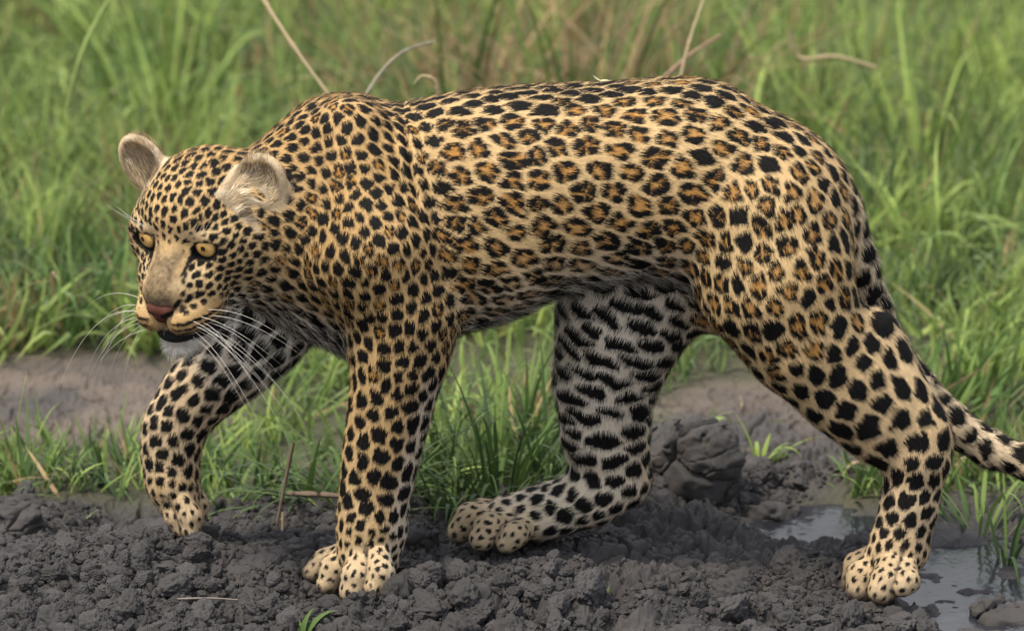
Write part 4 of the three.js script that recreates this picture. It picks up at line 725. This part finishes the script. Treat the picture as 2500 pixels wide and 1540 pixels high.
// ------------------------------------------------------------------ clods of mud
const clodMat = new THREE.MeshStandardMaterial({ vertexColors: true, roughness: 0.88 });
function clod(label, at, rx, ry, rz, seed, cell = 0.0022, square = 3.2) {
  const cuts = [], q = rng(seed * 31); for (let i = 0; i < 9; i++) { const n = V(q() - 0.5, (q() - 0.4) * 0.8, q() - 0.5).normalize(); cuts.push([n, (0.70 + 0.22 * q()) * Math.hypot(n.x * rx, n.y * ry, n.z * rz) * 1.15]); }
  const f = (x, y, z) => {
    const w = 0.012 * fbm(x * 22 + seed, y * 22, z * 22, 2), X = x + w, Y = y + 0.012 * fbm(x * 22 + 40 + seed, y * 22, z * 22, 2), Z = z - w;
    const k = Math.pow(Math.pow(Math.abs(X / rx), square) + Math.pow(Math.abs(Y / ry), square) + Math.pow(Math.abs(Z / rz), square), 1 / square);
    let d = (k - 1) * Math.min(rx, ry, rz); for (const [n, o] of cuts) d = smax(d, X * n.x + Y * n.y + Z * n.z - o, 0.004);
    const a = 0.72 + 0.0 * seed, u = X * Math.cos(a) + Z * Math.sin(a), c1 = worley(u * 17 + seed, Y * 14 + seed * 2, 5), c2 = worley(u * 48, Y * 48 + seed, 6);
    d += 0.010 * (1 - sstep(0.01, 0.10, c1[1] - c1[0])) + 0.012 * (c1[2] - 0.5) + 0.003 * (1 - sstep(0.02, 0.16, c2[1] - c2[0])) * (c1[2] > 0.5 ? 1 : 0.2);
    const top = sstep(0.2 * ry, ry, y);
    return d + 0.006 * fbm(x * 70, y * 70 + seed, z * 70, 3) * (0.5 + 1.6 * top) + 0.012 * fbm(x * 30, y * 30, z * 30 + seed, 2);
  };
  const e = 1.3, m = surfaceNets([{ f, k: 0 }], [-rx * e, -ry * e, -rz * e], [rx * e, ry * e, rz * e], cell), col = [];
  for (let i = 0; i < m.pos.length; i += 3) { const n = 1 + 0.35 * fbm(m.pos[i] * 30, m.pos[i + 1] * 30, m.pos[i + 2] * 30 + seed, 3); col.push(0.055 * n, 0.052 * n, 0.054 * n); }
  const g = geo(m.pos, m.idx, col); { const nn = g.attributes.normal, p = g.attributes.position; let s = 0; for (let i = 0; i < p.count; i += 31) s += nn.getX(i) * p.getX(i) + nn.getY(i) * p.getY(i) + nn.getZ(i) * p.getZ(i); if (s < 0) { const ix = g.index.array; for (let i = 0; i < ix.length; i += 3) { const t = ix[i + 1]; ix[i + 1] = ix[i + 2]; ix[i + 2] = t; } g.computeVertexNormals(); } }
  const o = meshOf('mud_clod', g, clodMat); o.position.copy(at); return tag(o, label, 'mud clod');
}
clod('big cracked block of dark mud standing behind the far hind heel', onGround(1695, 1235).add(V(0, 0.052, -0.045)), 0.074, 0.058, 0.055, 3);
clod('flat mud slab lying at the foot of the big cracked block', onGround(1650, 1268).add(V(0, 0.004, 0)), 0.034, 0.012, 0.028, 8);
clod('rounded clod between the planted forepaw and the far hind paw', onGround(1020, 1330).add(V(0, 0.008, -0.01)), 0.030, 0.020, 0.028, 11);
clod('crumbling clod just left of the near hind paw', onGround(1985, 1380).add(V(0, 0.0, 0)), 0.040, 0.016, 0.03, 14);
clod('rough clod leaning against the right side of the planted forepaw', onGround(1005, 1420).add(V(0, 0.002, 0)), 0.024, 0.02, 0.022, 17);
clod('jagged clod before the toes of the planted forepaw', onGround(770, 1442).add(V(0, 0.004, 0)), 0.03, 0.017, 0.022, 20);
clod('broad clod in front of the near hind toes', onGround(2160, 1492).add(V(0, 0.0, 0)), 0.06, 0.014, 0.03, 23);
clod('dark clod in the bottom right corner', onGround(2470, 1510).add(V(0, 0.0, 0)), 0.045, 0.022, 0.035, 26);
clod('small upright clod under the lifted forepaw', onGround(650, 1420).add(V(0, 0.006, 0)), 0.026, 0.018, 0.02, 29);
clod('lumpy clod at the left edge of the mud', onGround(35, 1290).add(V(0, 0.006, 0)), 0.04, 0.022, 0.03, 32);
clod('knobby clod on the mud beside the flat slab', onGround(1880, 1270).add(V(0, 0.0, 0)), 0.03, 0.014, 0.024, 35);
{ // crumbs nobody could count: lumpy, faceted, in three sizes
  const r = rng(555), kinds = [0, 1, 2, 3, 4, 5].map((s) => {
    const g = mergeVertices(new THREE.IcosahedronGeometry(1, s < 3 ? 13 : 8).deleteAttribute('uv').deleteAttribute('normal'), 1e-4), p = g.attributes.position, q = rng(60 + s), cuts = [];
    for (let i = 0; i < 7; i++) cuts.push([V(q() - 0.5, q() - 0.5, q() - 0.5).normalize(), 0.62 + 0.3 * q()]);
    for (let i = 0; i < p.count; i++) {
      const v = V(p.getX(i), p.getY(i), p.getZ(i)); let k = 1 + 0.5 * fbm(v.x * 1.3 + s * 9, v.y * 1.3, v.z * 1.3, 2);
      for (const [n, d] of cuts) { const e = v.dot(n) * k; if (e > d) k *= mix(1, d / e, 0.85); }
      k += 0.22 * (0.3 - Math.abs(fbm(v.x * 2.6, v.y * 2.6 + s * 5, v.z * 2.6, 3))) + 0.24 * fbm(v.x * 6.5, v.y * 6.5, v.z * 6.5 + s, 4);
      p.setXYZ(i, v.x * k, v.y * k * 0.75, v.z * k);
    }
    g.computeVertexNormals(); return g;
  });
  const grp = new THREE.Group(); grp.name = numbered('mud_crumbs'); scene.add(grp); tag(grp, 'crumbs and lumps of dark mud strewn over the cracked ground', 'mud', null, 'stuff');
  const mat = new THREE.MeshStandardMaterial({ color: 0xffffff, roughness: 0.9 }), M = new THREE.Matrix4(), Q = new THREE.Quaternion(), lots = kinds.map(() => []);
  const strew = (n, lo, hi, pow, need, k0) => { for (let i = 0; i < n; i++) {
    const x = (r() - 0.5) * 1.7, z = -0.5 + 0.86 * r(), m = mudness(x, z), w = wetness(x, z);
    const cl = fbm(x * 6, 2, z * 6, 3) + 0.45 * bump(x, z, -0.5, 0.16, 0.42, 0.22) + 0.35 * bump(x, z, 0.25, 0.25, 0.5, 0.12) - 0.15 * bump(x, z, 0.1, 0.0, 0.2, 0.09);
    if (m < 0.6 || w > 0.5 || cl < need + 0.25 * (r() - 0.5)) continue;
    const s = lo + (hi - lo) * Math.pow(r(), pow), c = 0.034 + 0.03 * r(); let inPad = false; for (const [px, pz, pr] of PADS) if (Math.hypot(x - px, z - pz) < pr + s * 0.6) inPad = true; if (inPad && s > 0.004) continue;
    Q.setFromEuler(new THREE.Euler(r() * 6, r() * 6, r() * 6)); M.compose(V(x, heightAt(x, z) + s * (0.05 + 0.25 * r()), z), Q, V(s * (0.8 + 0.5 * r()), s * (0.8 + 0.4 * r()), s * (0.8 + 0.5 * r())));
    lots[k0 + (i % 3)].push([M.clone(), new THREE.Color().setRGB(c, c * 0.965, c * 1.04)]);
  } };
  strew(1500, 0.010, 0.024, 1.6, 0.18, 0); strew(9000, 0.004, 0.011, 1.8, 0.12, 0); strew(34000, 0.0013, 0.0045, 1.4, -0.02, 3);
  lots.forEach((L, k) => { const m = new THREE.InstancedMesh(kinds[k], mat, L.length); m.name = numbered('crumb'); m.castShadow = m.receiveShadow = true; L.forEach(([a, c], i) => { m.setMatrixAt(i, a); m.setColorAt(i, c); }); tag(m, null, null, null, 'stuff'); grp.add(m); });
}
{ // litter: dry scraps, bits of straw and leaf on the bare path
  const r = rng(808), L = [], g = bladeGeo(0.5, 0.4, 3, 0.8, 0.08), M = new THREE.Matrix4(), Q = new THREE.Quaternion();
  for (let i = 0; i < 3800; i++) {
    const x = (r() - 0.5) * 2.4, z = -0.25 - 1.0 * r(), m = mudness(x, z); if (m < 0.25 || wetness(x, z) > 0.4 || (z > -0.5 && r() < 0.75) || fbm(x * 5, 1, z * 5, 3) < -0.15) continue;
    const s = 0.008 + 0.03 * r() * r(); Q.setFromEuler(new THREE.Euler(1.3 + 0.5 * r(), r() * 6.28, (r() - 0.5) * 0.6, 'YXZ')); M.compose(V(x, heightAt(x, z) + 0.002, z), Q, V(s, s, s * (0.6 + r())));
    const c = r() < 0.25 ? [0.14, 0.22, 0.06] : lerp3([0.34, 0.26, 0.16], [0.13, 0.1, 0.075], r()); L.push([M.clone(), new THREE.Color().setRGB(...c)]);
  }
  const m = new THREE.InstancedMesh(g, leafMat(1, 1, 1, 0.2), L.length); m.name = numbered('dry_litter'); m.castShadow = m.receiveShadow = true; L.forEach(([a, c], i) => { m.setMatrixAt(i, a); m.setColorAt(i, c); }); scene.add(m);
  tag(m, 'scraps of dry straw and leaf littering the bare path', 'litter', null, 'stuff');
}
renderer.render(scene, camera);
